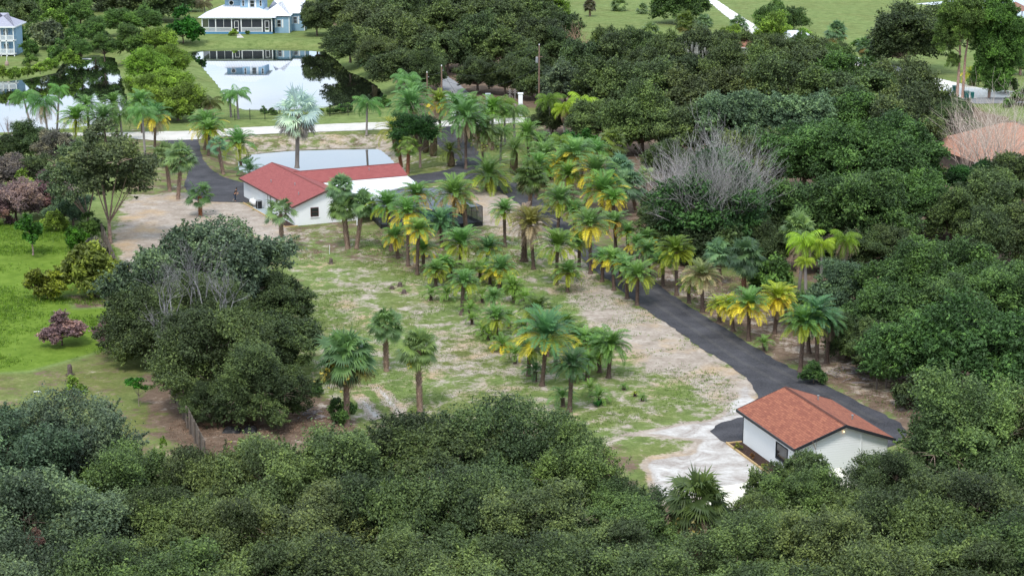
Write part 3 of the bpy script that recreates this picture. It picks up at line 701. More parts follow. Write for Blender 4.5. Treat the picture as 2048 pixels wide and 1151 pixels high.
row('far', 'Shadowy oak', 'dark belt left of the blue house', [(10,-5,40,OLIVE),(75,-8,40,MID),(140,-8,36,OLIVE),(195,-12,44,DARK),(255,0,50,DARK),(320,5,50,DARK),(375,0,30,DARK),(440,-45,45,DARK),(520,-50,45,DARK),(600,-45,45,DARK)], DARK)
row('far', 'Shadowy broadleaf', 'belt behind the left-edge house', [(-20,42,40,MID),(55,35,34,OLIVE),(110,22,34,MID),(160,28,30,MID)], MID)
row('far', 'Bright leafy tree', 'thicket between the two ponds, upper half', [(188,66,28,MID),(240,45,30,MID),(290,42,30,MID),(208,92,26,MID),(262,88,34,MID),(318,88,34,LIME),(160,98,18,MID)], MID, zc=3.2)
row('mid', 'Lime green bushy tree', 'thicket between the two ponds, lower half', [(290,135,38,LIME),(340,125,36,LIME),(290,178,32,LIME),(332,168,38,LIME),(355,208,46,LIME),(300,210,30,LIME)], LIME, zc=2.8)
row('bush', 'Rounded shrub', 'shore beside the left-edge house', [(42,72,22,GREEN),(62,98,18,MID),(100,75,30,(.13,.16,.09)),(118,108,22,MID),(138,118,20,LIME),(60,120,14,MID),(150,92,22,MID),(150,65,22,MID),(110,45,24,LIME),(75,52,24,MID)], MID, name='shrub', cat='shrub')
row('bush', 'Low waterside shrub', 'hedge along the left lawn shore', [(5,146,14,LIME),(30,148,14,LIME),(55,143,14,LIME),(80,138,14,LIME),(102,130,15,LIME)], LIME, name='shrub', cat='shrub')
tree('bush', 365, 60, 34, (.03,.13,.015), 'Glossy round citrus tree left of the blue porch', name='citrus_tree')
row('bush', 'Small garden shrub', 'bed below the blue porch', [(467,66,7,LIME),(495,66,4,MID),(535,60,9,MID),(552,53,7,MID)], MID, name='shrub', cat='shrub')

row('mid', 'Tangled tree', 'rear of the brush left of side drive', [(-10,300,40,DARK),(60,288,46,DARK),(115,300,44,ASH),(15,345,46,ASH)], DARK)
row('mid', 'Scrubby tree', 'front of the brush left of side drive', [(75,350,42,DARK),(30,405,48,PINK),(100,395,44,PURP),(145,420,40,BLUEG),(140,330,44,OLIVE)], DARK)
row('bush', 'Small leafy bush', 'border of the bright left lawn', [(45,372,26,LIME),(112,445,22,LIME),(150,478,22,(.05,.14,.015)),(175,455,24,MID),(190,500,22,ASH),(-5,430,26,PURP)], MID, name='bush', cat='bush')
tree('airy', 218, 338, 88, (.115,.155,.075), 'Tall grey-stemmed tree with forked bare trunks on sandy yard', base=(222,487), bark=(.24,.17,.14), tall=.9)
tree('airy', 165, 345, 64, (.12,.165,.085), 'Feathery grey-green tree leaning left of forked trunks', base=(190,470), bark=(.24,.17,.14))
tree('bush', 186, 548, 58, (.16,.20,.04), 'Big yellow-tipped round bush on its ring of bare soil', name='bush', cat='bush')
tree('bush', 93, 572, 34, (.17,.20,.025), 'Egg-shaped bush with orange new leaves on bright lawn', name='bush', cat='bush', tall=1.15)
tree('bush', 126, 660, 40, (.24,.15,.16), 'Purple-leaved shrub standing alone on the bright lawn', name='purple_shrub', cat='shrub', base=(122,690), bark=(.1,.06,.06), tall=.8, wide=1.1)
tree('bush', 228, 668, 32, (.24,.15,.16), 'Purple-leaved shrub half hidden behind the oak clump', name='purple_shrub', cat='shrub', base=(232,708), bark=(.1,.06,.06))
tree('small', 66, 468, 34, (.05,.14,.018), 'Crooked mango tree with bare bent stem on bright lawn', name='mango_tree', base=(66,510), bark=(.3,.22,.19))
tree('small', 276, 768, 19, (.04,.15,.015), 'Young round-headed sapling in a mulch patch by fence', name='sapling', cat='sapling', base=(281,812), bark=(.3,.25,.2))
tree('small', 327, 888, 8, LIME, 'Spindly lime sapling in front of foreground canopy', name='sapling', cat='sapling', base=(327,925), tall=1.8)
tree('small', 150, 780, 22, LIME, 'Pale weedy sapling behind the leftmost canopy', name='sapling', cat='sapling', base=(148,815))
tree('bush', 587, 806, 17, GREEN, 'Dark cut-back bush in middle of the leaf litter', name='bush', cat='bush')
tree('bush', 632, 778, 15, GREEN, 'Small dark bush left of the skirted sabal palm', name='bush', cat='bush')
tree('bush', 683, 826, 26, GREEN, 'Ivy-like bush wrapped round foot of skirted sabal palm', name='bush', cat='bush')
tree('mid', 833, 262, 42, (.030,.085,.022), 'Dense dark juniper beside the near pond', name='juniper', base=(848,335), bark=(.2,.15,.13))
row('bush', 'Fresh green shrub', 'ground between queen palms and grove', [(1140,290,26,(.05,.16,.03)),(1175,285,24,(.05,.16,.03)),(1205,300,20,MID),(1110,285,18,MID)], MID, name='shrub', cat='shrub')
row('bush', 'Low water-edge shrub', 'shore behind the iron fence', [(545,224,8,MID),(660,221,9,MID),(680,219,10,GREEN),(695,216,11,MID),(528,222,7,MID),(770,206,11,MID),(640,222,6,LIME),(400,238,9,MID)], MID, name='shrub', cat='shrub')
row('bush', 'Dark undergrowth bush', 'foot of the half-dead tree', [(1320,480,34,DARK),(1375,505,30,DARK),(1480,500,34,DARK),(1540,470,34,DARK),(1305,420,30,DARK)], DARK, name='bush', cat='bush')
tree('mid', 1430, 425, 108, (.052,.115,.036), 'Huge half-dead tree with pale bare twigs above green leaves', name='half_dead_tree', base=(1420,520), bark=(.3,.25,.23), wide=1.0)
tree('mid', 1945, 360, 48, (.028,.09,.022), 'Lush dark clump at the foot of dry bamboo', name='bamboo_foliage', cat='bamboo')
tree('small', 70, 1080, 18, (.15,.09,.07), 'Rust-red bush among the bottom left oaks', name='rusty_bush', cat='bush', zc=6)

# eucalypts top right
def tall_tree(base, topy, crown, tint, label, R=None, bark=(.42,.27,.22)):
    b = spot(*base); H = rise(base[0], base[1], topy); e = empty('eucalyptus', (b.x, b.y, 0)); tag(e, label, 'tree', 'eucalypts at the top right')
    rg = rnd(int(base[0])); mb = MB(); s = ppm(b)
    mb.tube([(0,0,0), (.1,0,H*.5), ((crown[0][0]-base[0])/s*.4,0,H*.9)], [.28,.2,.08], 7)
    for cx, cy, r in crown:
        x = (cx - base[0]) / s; z = rise(base[0], base[1], cy)
        mb.tube([(0,0,z*.8),(x*.5,0,z*.92),(x,0,z)], [.1,.07,.03], 4, .6, False)
    mb.build('trunk', M['bark'], e, color=bark)
    for i, (cx, cy, r) in enumerate(crown):
        me, _, R0, _h = OAK['airy'][i % 3]; R = r / s; x = (cx - base[0]) / s; z = rise(base[0], base[1], cy)
        inst('foliage', me, e, (R/R0, R/R0, R/R0*1.15), (x, rg.uniform(-1,1), z), rg.uniform(0,6), tint)
EU = (.13, .21, .055)
tall_tree((1914,196), 15, [(1905,30,34),(1890,55,26),(1880,82,22),(1930,12,28),(1918,70,24),(1900,120,14)], EU, 'Slender pink-trunked eucalyptus, left of the bare pair')
tall_tree((1925,196), 30, [(1945,25,30),(1955,55,22)], EU, 'Slender pink-trunked eucalyptus, right of the bare pair')
tall_tree((1978,196), 20, [(1985,45,40),(1968,80,38),(2000,80,42),(1985,115,42),(1995,150,32),(1970,140,30),(2022,95,26),(1985,15,32),(2015,55,26)], (.10,.20,.045), 'Broad feathery eucalyptus right of the bare pair')
tall_tree((2040,150), 80, [(2040,110,28),(2030,125,22)], EU, 'Small eucalyptus at right edge above the grey road')
tree('bush', 2012, 168, 24, (.09,.15,.04), 'Pale round tree beside the grey road at right edge', name='bush', cat='bush')
tree('bush', 2045, 195, 20, MID, 'Dark bush cut by right edge below grey road', name='bush', cat='bush')
tree('bush', 2015, 207, 10, MID, 'Small bush on verge above the pink shingle roof', name='bush', cat='bush')

# bare twig bundles
def twig_fan(name, parent, n, H, spread, rad, color, seed, z0=0.0, sub=4, part='branches', bend=.2, up=1.0, depth=3, lift=.12):
    """stems from one foot that fork again and again into finer twigs"""
    rg = rnd(seed); mb = MB(); tmax = math.atan2(spread, H * .8)
    def grow(p, d, L, r, k):
        q = p + d * L * .5 + Vector((rg.gauss(0, 1), rg.gauss(0, 1), rg.gauss(0, 1))) * L * .05 * (1 + bend * 2); e = q + (d + Vector((rg.gauss(0, .12), rg.gauss(0, .12), lift * .6))).normalized() * L * .5
        mb.tube([p, q, e], [r, r * .8, r * .6], 5 if k == depth else 3, rg.uniform(.3, .8), False)
        if k == 0: return
        for m in range(2 if rg.random() < .35 else 3):
            t = 1.0 if m < 2 else rg.uniform(.3, .8); s = e if m < 2 else p.lerp(e, t)
            nd = (d + Vector((rg.gauss(0, .42), rg.gauss(0, .42), rg.gauss(lift, .28)))).normalized()
            grow(s, nd, L * rg.uniform(.55, .82), r * .56, k - 1)
    for i in range(n):
        az = rg.uniform(0, 6.283); tl = tmax * (rg.random() ** .55)
        d = Vector((math.cos(az) * math.sin(tl), math.sin(az) * math.sin(tl), math.cos(tl)))
        L = H * rg.uniform(.30, .44) * (1 - .18 * tl)
        grow(Vector((rg.gauss(0, .25), rg.gauss(0, .25), z0)), d, L, rad, depth)
    return mb.build(part, M['bark'], parent, color=color)
def bare_tree(base, H, spread, n, rad, color, label, seed, name='bare_tree', cat='tree', **kw):
    b = spot(*base); e = empty(name, b); tag(e, label, cat)
    twig_fan(name, e, n, H, spread, rad, color, seed, **kw); return e
PALE = (.42, .36, .37)
for o in list(COL.objects):
    if o.name.startswith('half_dead_tree'):
        twig_fan('t', o, 100, 13.4, 10.5, .085, (.36,.335,.325), 77, 1.5, 9, 'bare_branches', .1, depth=4, lift=.2)
    if 'silver branches' in o.get('label', ''):
        for i, (px, py, hh, sp) in enumerate([(335,585,4.5,2.6),(395,560,5.5,2.4),(450,590,3.6,2.4),(320,645,3,2.6)]):
            pp = spot(px, py, 8.0 if i < 3 else 5.5)
            w = twig_fan('t', None, 7, hh * 1.15, sp, .065, (.34,.33,.33), 90 + i, 0, 20, 'bare_branches', .3, depth=4)
            w.matrix_world = Matrix.Translation(pp - Vector((0, 0, hh * .45)))
            w.parent = o; w.matrix_parent_inverse = (Matrix.Translation(o.location) @ Matrix.Rotation(o.rotation_euler.z, 4, 'Z')).inverted()
bare_tree((1150,118), 8, 4.2, 14, .09, (.42,.27,.20), 'Brown leafless tree above the tall utility pole', 5)
bare_tree((1985,385), 15.5, 8, 38, .06, (.56,.47,.41), 'Dry bamboo clump with arching canes before the pink roof', 6, 'dry_bamboo', 'bamboo', sub=6, bend=.25)
bare_tree((1930,365), 12, 5, 20, .055, (.48,.38,.33), 'Thin dry bamboo stand left of the pink roof', 7, 'dry_bamboo', 'bamboo', sub=6)
bare_tree((1340,455), 9.5, 3.4, 14, .07, PALE, 'Pale bare twigs on left flank of half-dead tree', 8)
bare_tree((1245,392), 4.5, 1.6, 7, .05, PALE, 'Small leafless shrub beside blue-green sabal palms', 9)
bare_tree((1215,330), 5.0, 1.6, 7, .05, PALE, 'Leafless grey shrub behind top sabal of the grove', 10)
bare_tree((20,275), 4.5, 3.0, 7, .06, (.2,.15,.14), 'Dark leafless tree against the left pond', 11)
bare_tree((150,440), 7.5, 3.0, 10, .06, (.30,.26,.25), 'Dead grey stems within the left-hand brush', 12)
# moss beards
for o in list(COL.objects):
    if o.name.startswith('mossy_oak'):
        rg = rnd(4); mb = MB()
        for i in range(420):
            a = rg.uniform(0, 6.28); r = 4.2 * rg.random() ** .5; z = 4.5 + 2.4 * (1 - (r / 4.4) ** 2) * rg.random(); h = rg.uniform(1, 3.2); w = rg.uniform(.06, .16)
            x, y = r * math.cos(a), r * math.sin(a); c, s_ = math.cos(a * 7) * w, math.sin(a * 7) * w
            mb.quad((x - c, y - s_, z), (x + c, y + s_, z), (x + c * .5, y + s_ * .5, z - h * .6), (x - c * .5, y - s_ * .5, z - h), rg.random())
        mb.build('moss', M['bark'], o, color=(.30, .30, .27))

# ---------------------------------------------------------------- palms
def frond(mb, R, az, el, droop, n=20, ll=.30, w=.045, vee=.35, hang=.0, tone=.5, start=.1, rg=random):
    ca, sa = math.cos(az), math.sin(az); p = Vector((0, 0, 0)); pts = [p.copy()]; ang = el; seg = 8
    dirs = []
    for i in range(seg):
        t = (i + .5) / seg; a = el - droop * t ** 1.4
        d = Vector((ca * math.cos(a), sa * math.cos(a), math.sin(a))); dirs.append(d); p = p + d * (R / seg); pts.append(p.copy())
    side = Vector((-sa, ca, 0)); rw = .012 * R
    for i in range(seg):
        a, b = pts[i], pts[i + 1]; k = rw * (1 - i / seg)
        mb.quad(a - side * k, a + side * k, b + side * k * .8, b - side * k * .8, min(1, tone + .25))
    for j in range(n):
        t = start + (1 - start) * (j + .5) / n; f = t * seg; i = min(seg - 1, int(f)); q = pts[i].lerp(pts[i + 1], f - i); d = dirs[i]
        up = side.cross(d) * -1
        if up.z < 0: up = -up
        L = R * ll * (math.sin(math.pi * min(1, .12 + .84 * t)) ** .55) * rg.uniform(.88, 1.1)
        for s in (-1, 1):
            dr = (side * s + d * (.55 + .5 * t) + up * vee * rg.uniform(.6, 1.3) + Vector((0, 0, -hang * rg.uniform(.7, 1.2)))).normalized()
            e = q + dr * L; m = q + dr * L * .45; wv = d * (w * R)
            tn = min(1, max(0, tone + rg.gauss(0, .1)))
            if hang: e = e + Vector((0, 0, -hang * L * .5))
            mb.quad(q, m + wv * .5, e, m - wv * .5, tn)
def feather_crown(seed, n, e0, e1, droop, name, hang=0, ll=.27, R=1.0, nl=20, w=.045, vee=.35):
    rg = rnd(seed); mb = MB()
    for i in range(n):
        t = (i + .5) / n; el = math.radians(e0 + (e1 - e0) * t + rg.uniform(-7, 7)); az = i * 2.39996 + rg.uniform(-.25, .25)
        frond(mb, R * rg.uniform(.85, 1.06), az, el, math.radians(droop * rg.uniform(.8, 1.25)), nl, ll, w, vee, hang, rg.uniform(.2, .8), .12, rg)
    return mb.mesh(name, M['frond'])
def fan_crown(seed, n, e0, e1, name, fr=.55, seg=22, drop=.45):
    rg = rnd(seed); mb = MB()
    for i in range(n):
        t = (i + .5) / n; el = math.radians(e0 + (e1 - e0) * t + rg.uniform(-9, 9)); az = i * 2.39996 + rg.uniform(-.3, .3)
        d = Vector((math.cos(az) * math.cos(el), math.sin(az) * math.cos(el), math.sin(el))); side = Vector((-math.sin(az), math.cos(az), 0))
        pl = rg.uniform(.34, .62); hub = d * pl; up = side.cross(d); up = up if up.z > 0 else -up
        tone = rg.uniform(.3, .95)
        mb.quad(side * .01, side * -.01, hub - side * .008, hub + side * .008, .8)
        d2 = (d + Vector((rg.gauss(0, .25), rg.gauss(0, .25), -drop + rg.gauss(0, .3)))).normalized(); side = (side + Vector((0, 0, rg.gauss(0, .45)))).normalized(); up = side.cross(d2); up = up if up.z > 0 else -up
        for k in range(seg):
            a = math.radians(-105 + 210 * (k + .5) / seg); L = fr * (1 - .28 * abs(a) / 1.9) * rg.uniform(.85, 1.08)
            dr = (d2 * math.cos(a) + side * math.sin(a) + up * .12).normalized()
            m = hub + dr * L * .55; e = m + (dr + Vector((0, 0, -rg.uniform(.2, 1.2)))).normalized() * L * .5
            pw = dr.cross(up).normalized() * .028 * (fr / .55)
            tn = min(1, max(0, tone + rg.gauss(0, .1)))
            n0 = len(mb.v); mb.v += [hub, m + pw, e, m - pw]; mb.f.append((n0, n0 + 1, n0 + 2, n0 + 3)); mb.t.append(tn)
    return mb.mesh(name, M['frond'])
def palm_trunk(kind, seed):
    """unit height, unit radius; z scaled by the height, x and y by the girth"""
    rg = rnd(seed); mb = MB()
    if kind == 'sabal':
        mb.lathe([(1.15, 0), (.85, .08), (.8, .5), (.95, .9), (.6, 1.0)], 9)
        for j in range(26):
            z = .06 + .92 * j / 26
            for k in range(7):
                a = 2 * math.pi * (k + .5 * (j % 2)) / 7 + rg.uniform(-.1, .1); r = .85; q = 1.32 * rg.uniform(.85, 1.1)
                c, s = math.cos(a), math.sin(a); t = rg.uniform(.45, 1)
                mb.quad((r * c + .3 * s, r * s - .3 * c, z), (r * c - .3 * s, r * s + .3 * c, z), (q * c - .12 * s, q * s + .12 * c, z + .05), (q * c + .12 * s, q * s - .12 * c, z + .05), t)
    elif kind == 'stub':
        mb.lathe([(1.15, 0), (1.5, .15), (1.45, .45), (1.2, .8), (.7, 1.0)], 10)
        for j in range(9):
            z = .05 + .9 * j / 9
            for k in range(10):
                a = 2 * math.pi * (k + .5 * (j % 2)) / 10; c, s = math.cos(a), math.sin(a); r = 1.3; q = 1.75 - .6 * j / 9
                mb.quad((r * c + .35 * s, r * s - .35 * c, z), (r * c - .35 * s, r * s + .35 * c, z), (q * c - .15 * s, q * s + .15 * c, z + .09), (q * c + .15 * s, q * s - .15 * c, z + .09), rg.uniform(.2, 1))
    elif kind == 'smooth':
        mb.lathe([(1.4, 0), (1.05, .06), (1, .4), (.9, .8), (.75, 1.0)], 9)
    else:
        mb.lathe([(1.75, 0), (1.25, .05), (1.0, .15), (.92, .5), (1.05, .85), (1.5, .96), (.9, 1.0)], 9)
        for j in range(22):
            z = .05 + .93 * j / 22
            for k in range(7):
                a = 2 * math.pi * (k + .5 * (j % 2)) / 7 + rg.uniform(-.1, .1); r = .9; q = 1.22 * rg.uniform(.9, 1.12) + (.35 if j > 18 else 0)
                c, s = math.cos(a), math.sin(a)
                mb.quad((r * c + .32 * s, r * s - .32 * c, z), (r * c - .32 * s, r * s + .32 * c, z), (q * c - .2 * s, q * s + .2 * c, z + .03), (q * c + .2 * s, q * s - .2 * c, z + .03), rg.uniform(.1, .9))
    return mb.mesh('trunk', M['bark'], True)
TR = {k: [palm_trunk(k, s) for s in range(2)] for k in ('sabal', 'stub', 'smooth', 'phoenix')}
CR = {
 'phoenix': [feather_crown(100 + s, 50, 84, -14, 76, 'crown', w=.038, ll=.25, vee=.28, nl=26) for s in range(4)],
 'top': [feather_crown(104 + s, 38, 84, 18, 74, 'crown', w=.038, ll=.25, vee=.28, nl=26) for s in range(3)],
 'skirt': [feather_crown(110 + s, 17, 34, -14, 66, 'lower_fronds', w=.034, ll=.25, vee=.2, nl=26) for s in range(3)],
 'skirt_full': [feather_crown(115 + s, 30, 50, -18, 66, 'lower_fronds', w=.036, ll=.25, vee=.2, nl=26) for s in range(2)],
 'date': [feather_crown(120 + s, 34, 82, -5, 78, 'crown', ll=.20, nl=26, w=.03, vee=.2) for s in range(2)],
 'dead': [feather_crown(125 + s, 26, 0, -60, 60, 'dead_fronds', ll=.16, w=.03, hang=.2) for s in range(2)],
 'young': [feather_crown(130 + s, 19, 82, 8, 80, 'crown', ll=.28, nl=20, w=.042) for s in range(3)],
 'queen': [feather_crown(140 + s, 17, 72, -6, 105, 'crown', hang=.85, ll=.32, nl=26, w=.035, vee=.1) for s in range(3)],
 'sabal': [fan_crown(150 + s, 52, 86, -48, 'crown') for s in range(3)],
 'sabal_loose': [fan_crown(155 + s, 24, 80, -35, 'crown', .48) for s in range(2)],
 'sabal_skirt': [fan_crown(160 + s, 18, -15, -62, 'lower_fronds', .5) for s in range(2)],
 'bismarck': [fan_crown(165, 30, 80, -45, 'crown', .62, 20, .1)],
}
PG = (.135, .270, .070); PB = (.095, .205, .072); PL = (0.152, 0.275, 0.051); PY = (.74, .60, .050); PYG = (0.290, 0.348, 0.032)
DEADC = (.36, .27, .21); SG = (.145, .235, .090); SB = (.130, .230, .125); QG = (.115, .255, .070); QL = (0.260, 0.390, 0.026)
TB = (.150, .105, .085); TS = (.30, .21, .165); TG = (.30, .26, .25)
_pc = [0]
def palm(kind, bx, by, cx, cy, r, label, tint=PG, skirt=None, group=None, trunk=None, tc=None, tw=None, name=None, thatch=False, skirt_kind=None, flower=None):
    _pc[0] += 1; k = _pc[0]; rg = rnd(k * 13 + 5)
    b = spot(bx, by); h = max(.3, rise(bx, by, cy)); s = ppm((b.x, b.y, h)); h = max(.25, h - .40 * r / s) if kind == 'young' else h; R = r / s * (1.18 if not kind.startswith('sabal') else 1.1)
    names = {'phoenix': 'date_palm', 'date': 'date_palm', 'young': 'young_palm', 'queen': 'queen_palm', 'sabal': 'sabal_palm', 'sabal_loose': 'sabal_palm', 'bismarck': 'bismarck_palm'}
    tk = trunk or {'phoenix': 'phoenix', 'date': 'stub', 'young': 'phoenix', 'queen': 'smooth', 'sabal': 'sabal', 'sabal_loose': 'sabal', 'bismarck': 'smooth'}[kind]
    tw = tw or {'phoenix': .185, 'stub': .38, 'smooth': .17, 'sabal': .26}[tk]
    if kind == 'young': tw = .10 + .045 * R
    e = empty(name or names[kind], (b.x, b.y, 0)); tag(e, label, 'palm', group); e.rotation_euler = (rg.uniform(-.06, .06), rg.uniform(-.06, .06), 0)
    if kind == 'phoenix' and h > 3.2 and k % 4 == 1: thatch = True
    if skirt == PY: q_ = rg.random() * .35; skirt = tuple(u * (1 - q_) + v * q_ for u, v in zip(PY, PYG))
    j = 1 + rg.uniform(-.12, .12); tint = (tint[0] * j * rg.uniform(.9, 1.15), tint[1] * j, tint[2] * j * rg.uniform(.8, 1.2))
    lx = (cx - bx) / s
    t = inst('trunk', TR[tk][k % 2], e, (tw, tw, h), (0, 0, 0), 0, tc or {'phoenix': TB, 'stub': (.11, .085, .05), 'smooth': TG, 'sabal': TS}[tk])
    if abs(lx) > .05:
        t.rotation_euler = (0, math.atan2(lx, h), 0); t.scale[2] = math.hypot(h, lx); t.scale
    V = CR['top' if kind == 'phoenix' and skirt else kind]; rz = rg.uniform(0, 6.28)
    sz = 1.0 if kind != 'young' else 1.05
    if kind == 'young': R *= 1.3
    inst('crown', V[k % len(V)], e, (R, R, R * sz), (lx, 0, h), rz, tint)
    if skirt:
        sk = skirt_kind or ('sabal_skirt' if kind.startswith('sabal') else 'skirt'); W = CR[sk]
        inst('lower_fronds', W[k % len(W)], e, (R * 1.04, R * 1.04, R * 1.04), (lx, 0, h - .04 * R), rz + 1, skirt)
    if thatch:
        W = CR['dead']; inst('dead_fronds', W[k % 2], e, (R * .85, R * .85, R * .95), (lx, 0, h - .1 * R), rz + 2, DEADC)
    if flower:
        f = rnd(k)
        for i in range(7 if skirt or thatch else 1):
            mb = MB()
            a = 2 * math.pi * i / 7 + f.uniform(-.3, .3) + 3.9
            for q in range(60):
                t_ = f.random(); rr = R * (.35 + .42 * t_); z = -R * .25 + R * .12 * math.sin(t_ * 3) - R * .35 * t_ ** 2
                c = Vector((rr * math.cos(a), rr * math.sin(a), z)) + Vector((f.gauss(0, .07), f.gauss(0, .07), f.gauss(0, .09))) * R
                d = Vector((f.gauss(0, 1), f.gauss(0, 1), f.gauss(0, 1))).normalized() * .05 * R; d2 = d.orthogonal().normalized() * .03 * R
                mb.quad(c - d, c - d2, c + d, c + d2, f.random())
            mb.build('flower_plume', M['frond'], e, color=flower).location = (lx, 0, h)
    return e
GN = 'date palms of the grove'; GD = 'palms along the gravel drive'; GJ = 'young palms in the grove'; GR = 'palms behind the gravel drive'
P = palm
# sabals on the open field
P('sabal', 773,742, 770,652, 40, 'Sabal palm with textured trunk, rearmost of three before foreground canopy', SG)
P('sabal', 840,822, 843,700, 45, 'Tall sabal palm with yellow flower spray in open field', SG, flower=(.42,.40,.06))
P('sabal', 694,850, 695,715, 64, 'Big sabal palm with golden plumes and hanging leaf skirt', (.11,.19,.085), skirt=(.10,.11,.035), flower=(.36,.30,.07), thatch=True)
P('sabal_loose', 565,503, 562,428, 40, 'Sabal palm standing before white gable of red-roofed house', SG)
P('sabal', 695,497, 687,374, 30, 'Tallest sabal of the pair of trunks beside white gable', SG, tc=TS)
P('sabal', 697,496, 685,414, 36, 'Shorter left sabal crowding the pair beside white gable', SG)
P('sabal', 713,497, 722,410, 33, 'Right-hand sabal of group touching the red-roofed house', SG)
P('sabal_loose', 401,431, 401,392, 36, 'Low sabal with orange-brown trunk on sandy yard', (.08,.15,.05), tc=(.34,.15,.08))
P('sabal', 340,383, 334,312, 30, 'Left sabal of the pair by side drive', SG)
P('sabal', 356,399, 365,316, 35, 'Right sabal of the pair by side drive', SG)
P('sabal_loose', 447,349, 436,290, 24, 'Grey-green sabal between drive and fluffy date palm', SB)
P('sabal', 1395,1130, 1392,1010, 74, 'Tousled sabal palm rising through the foreground canopy', (.07,.12,.035), skirt=(.10,.10,.04), flower=(.30,.27,.09), thatch=True)
# beside the side drive
P('phoenix', 409,300, 417,252, 37, 'Yellow-skirted palm at junction of pale road and drive', PG, PY)
P('phoenix', 417,310, 421,262, 28, 'Small palm tucked behind yellow-skirted palm by pale road', PG, PYG)
P('phoenix', 482,332, 480,289, 37, 'Fluffy green date palm left of the near pond', PG, PYG)
P('young', 498,352, 500,334, 24, 'Blue-green low palm behind ridge of red roof', PB)
P('bismarck', 594,336, 594,228, 48, 'Silvery blue Bismarck-type fan palm towering by near pond', (.40,.54,.64), skirt=(.30,.27,.26), skirt_kind='sabal_skirt', tw=.3, tc=(.27,.23,.22))
P('queen', 733,270, 733,208, 34, 'Single queen palm beside the pale road', QG)
P('queen', 477,238, 478,188, 30, 'Queen palm behind iron fence, larger of two', QG)
P('queen', 462,234, 461,190, 20, 'Thin queen palm just left of larger one at fence', QG)
P('queen', 415,240, 422,204, 26, 'Ragged half-dead palm beside the white gatepost', (.10,.13,.03), thatch=True)
P('date', 750,148, 748,125, 34, 'Arching dark date palm against the top-centre wood', (.03,.07,.03), trunk='stub', tw=.4)
# left row by pond
GL = 'palms along the left pond'
P('queen', 64,262, 50,192, 30, 'Leaning queen palm, first from left before left pond', QG, group=GL)
P('queen', 96,268, 88,205, 38, 'Multi-stemmed queen palm, second from left before left pond', QG, group=GL, thatch=True)
P('queen', 114,262, 123,178, 24, 'Thin tall queen palm, third from left before left pond', QG, group=GL)
P('phoenix', 152,290, 152,240, 36, 'Gold-edged palm, fourth from left before left pond', PG, PYG, group=GL)
P('phoenix', 178,272, 178,212, 28, 'Upright palm, fifth from left before left pond', PG, group=GL)
P('phoenix', 212,285, 205,238, 34, 'Bushy palm, sixth from left before left pond', PB, group=GL)
P('phoenix', 235,272, 232,208, 28, 'Spiky palm, seventh from left before left pond', PG, group=GL)
P('queen', 245,282, 245,230, 36, 'Dense drooping palm, eighth from left before left pond', PG, group=GL)
P('phoenix', 285,266, 284,204, 30, 'Pale-topped palm, ninth from left before left pond', PG, group=GL)
P('queen', 291,322, 288,226, 36, 'Tall grey-trunked queen palm left of side drive entrance', QG, group=GL)
P('phoenix', 310,299, 312,234, 33, 'Dark palm with golden drooping fronds at drive entrance', PB, PY, group=GL)
# north cluster
GC = 'palms between pale road and house'
P('queen', 816,215, 815,158, 32, 'Deep green drooping palm, topmost left of north palm cluster', QG, group=GC)
P('phoenix', 824,246, 824,190, 38, 'Fluffy palm just below the topmost of north cluster', PG, group=GC)
P('phoenix', 832,285, 827,215, 46, 'Large palm with grey dead side above the juniper', PG, group=GC, thatch=True)
P('date', 795,300, 788,262, 42, 'Arching palm with yellowish fronds left of juniper', PYG, group=GC)
P('phoenix', 881,265, 877,206, 32, 'Golden palm with brown hanging skirt before utility pole', (.16,.22,.03), PY, group=GC, thatch=True)
P('phoenix', 932,338, 932,236, 46, 'Tall shaggy-necked palm on curve of the gravel drive', PG, group=GC, thatch=True)
P('phoenix', 965,334, 964,262, 40, 'Fruiting palm with wide grey thatch skirt by drive curve', (.10,.17,.05), group=GC, thatch=True, flower=(.20,.26,.05))
P('date', 903,333, 902,303, 32, 'Stubby date palm with pineapple trunk inside drive bend', (.13,.17,.03), group=GC)
P('date', 980,383, 977,352, 54, 'Big arching date palm at the fork of gravel drive', (.085,.15,.03), PYG, group=GC)
P('date', 852,304, 850,262, 30, 'Thick-trunked palm hidden right behind juniper, left one', PG, group=GC)
P('date', 866,312, 868,270, 28, 'Thick-trunked palm hidden right behind juniper, right one', PG, group=GC)
P('sabal_loose', 803,335, 800,298, 22, 'Pale green sabal on left at north-east roof corner', (.12,.20,.04), tc=(.30,.13,.08), group=GC)
P('sabal_loose', 815,348, 818,295, 28, 'Pale green sabal on right at north-east roof corner', (.12,.20,.04), tc=(.30,.13,.08), group=GC)
P('phoenix', 918,300, 915,215, 40, 'Palm crowding behind shaggy-necked palm, nearest gatepost', PG, group=GC)
P('phoenix', 985,300, 985,222, 36, 'Bright palm above fruiting palm beside white gateposts', PL, group=GC)
P('phoenix', 960,285, 945,215, 34, 'Light green palm between the two white gateposts', PG, group=GC)
P('queen', 1010,290, 1012,205, 28, 'Green palm left of the wrought iron gate', PL, group=GC)
P('queen', 1030,300, 1032,222, 34, 'Green palm just below the wrought iron gate', PG, group=GC)
P('phoenix', 1058,335, 1056,270, 36, 'Round-headed palm at the top right of palm grove', PG, group=GC)
P('date', 1027,349, 1027,300, 36, 'Arching palm on verge between two bends of gravel drive', (.10,.16,.03), group=GC)
P('queen', 1000,330, 1003,262, 26, 'Narrow palm behind thatch-skirted fruiting palm', PG, group=GC)
P('phoenix', 1091,352, 1091,310, 36, 'Bright green palm below the round-headed grove palm', PG, group=GC)
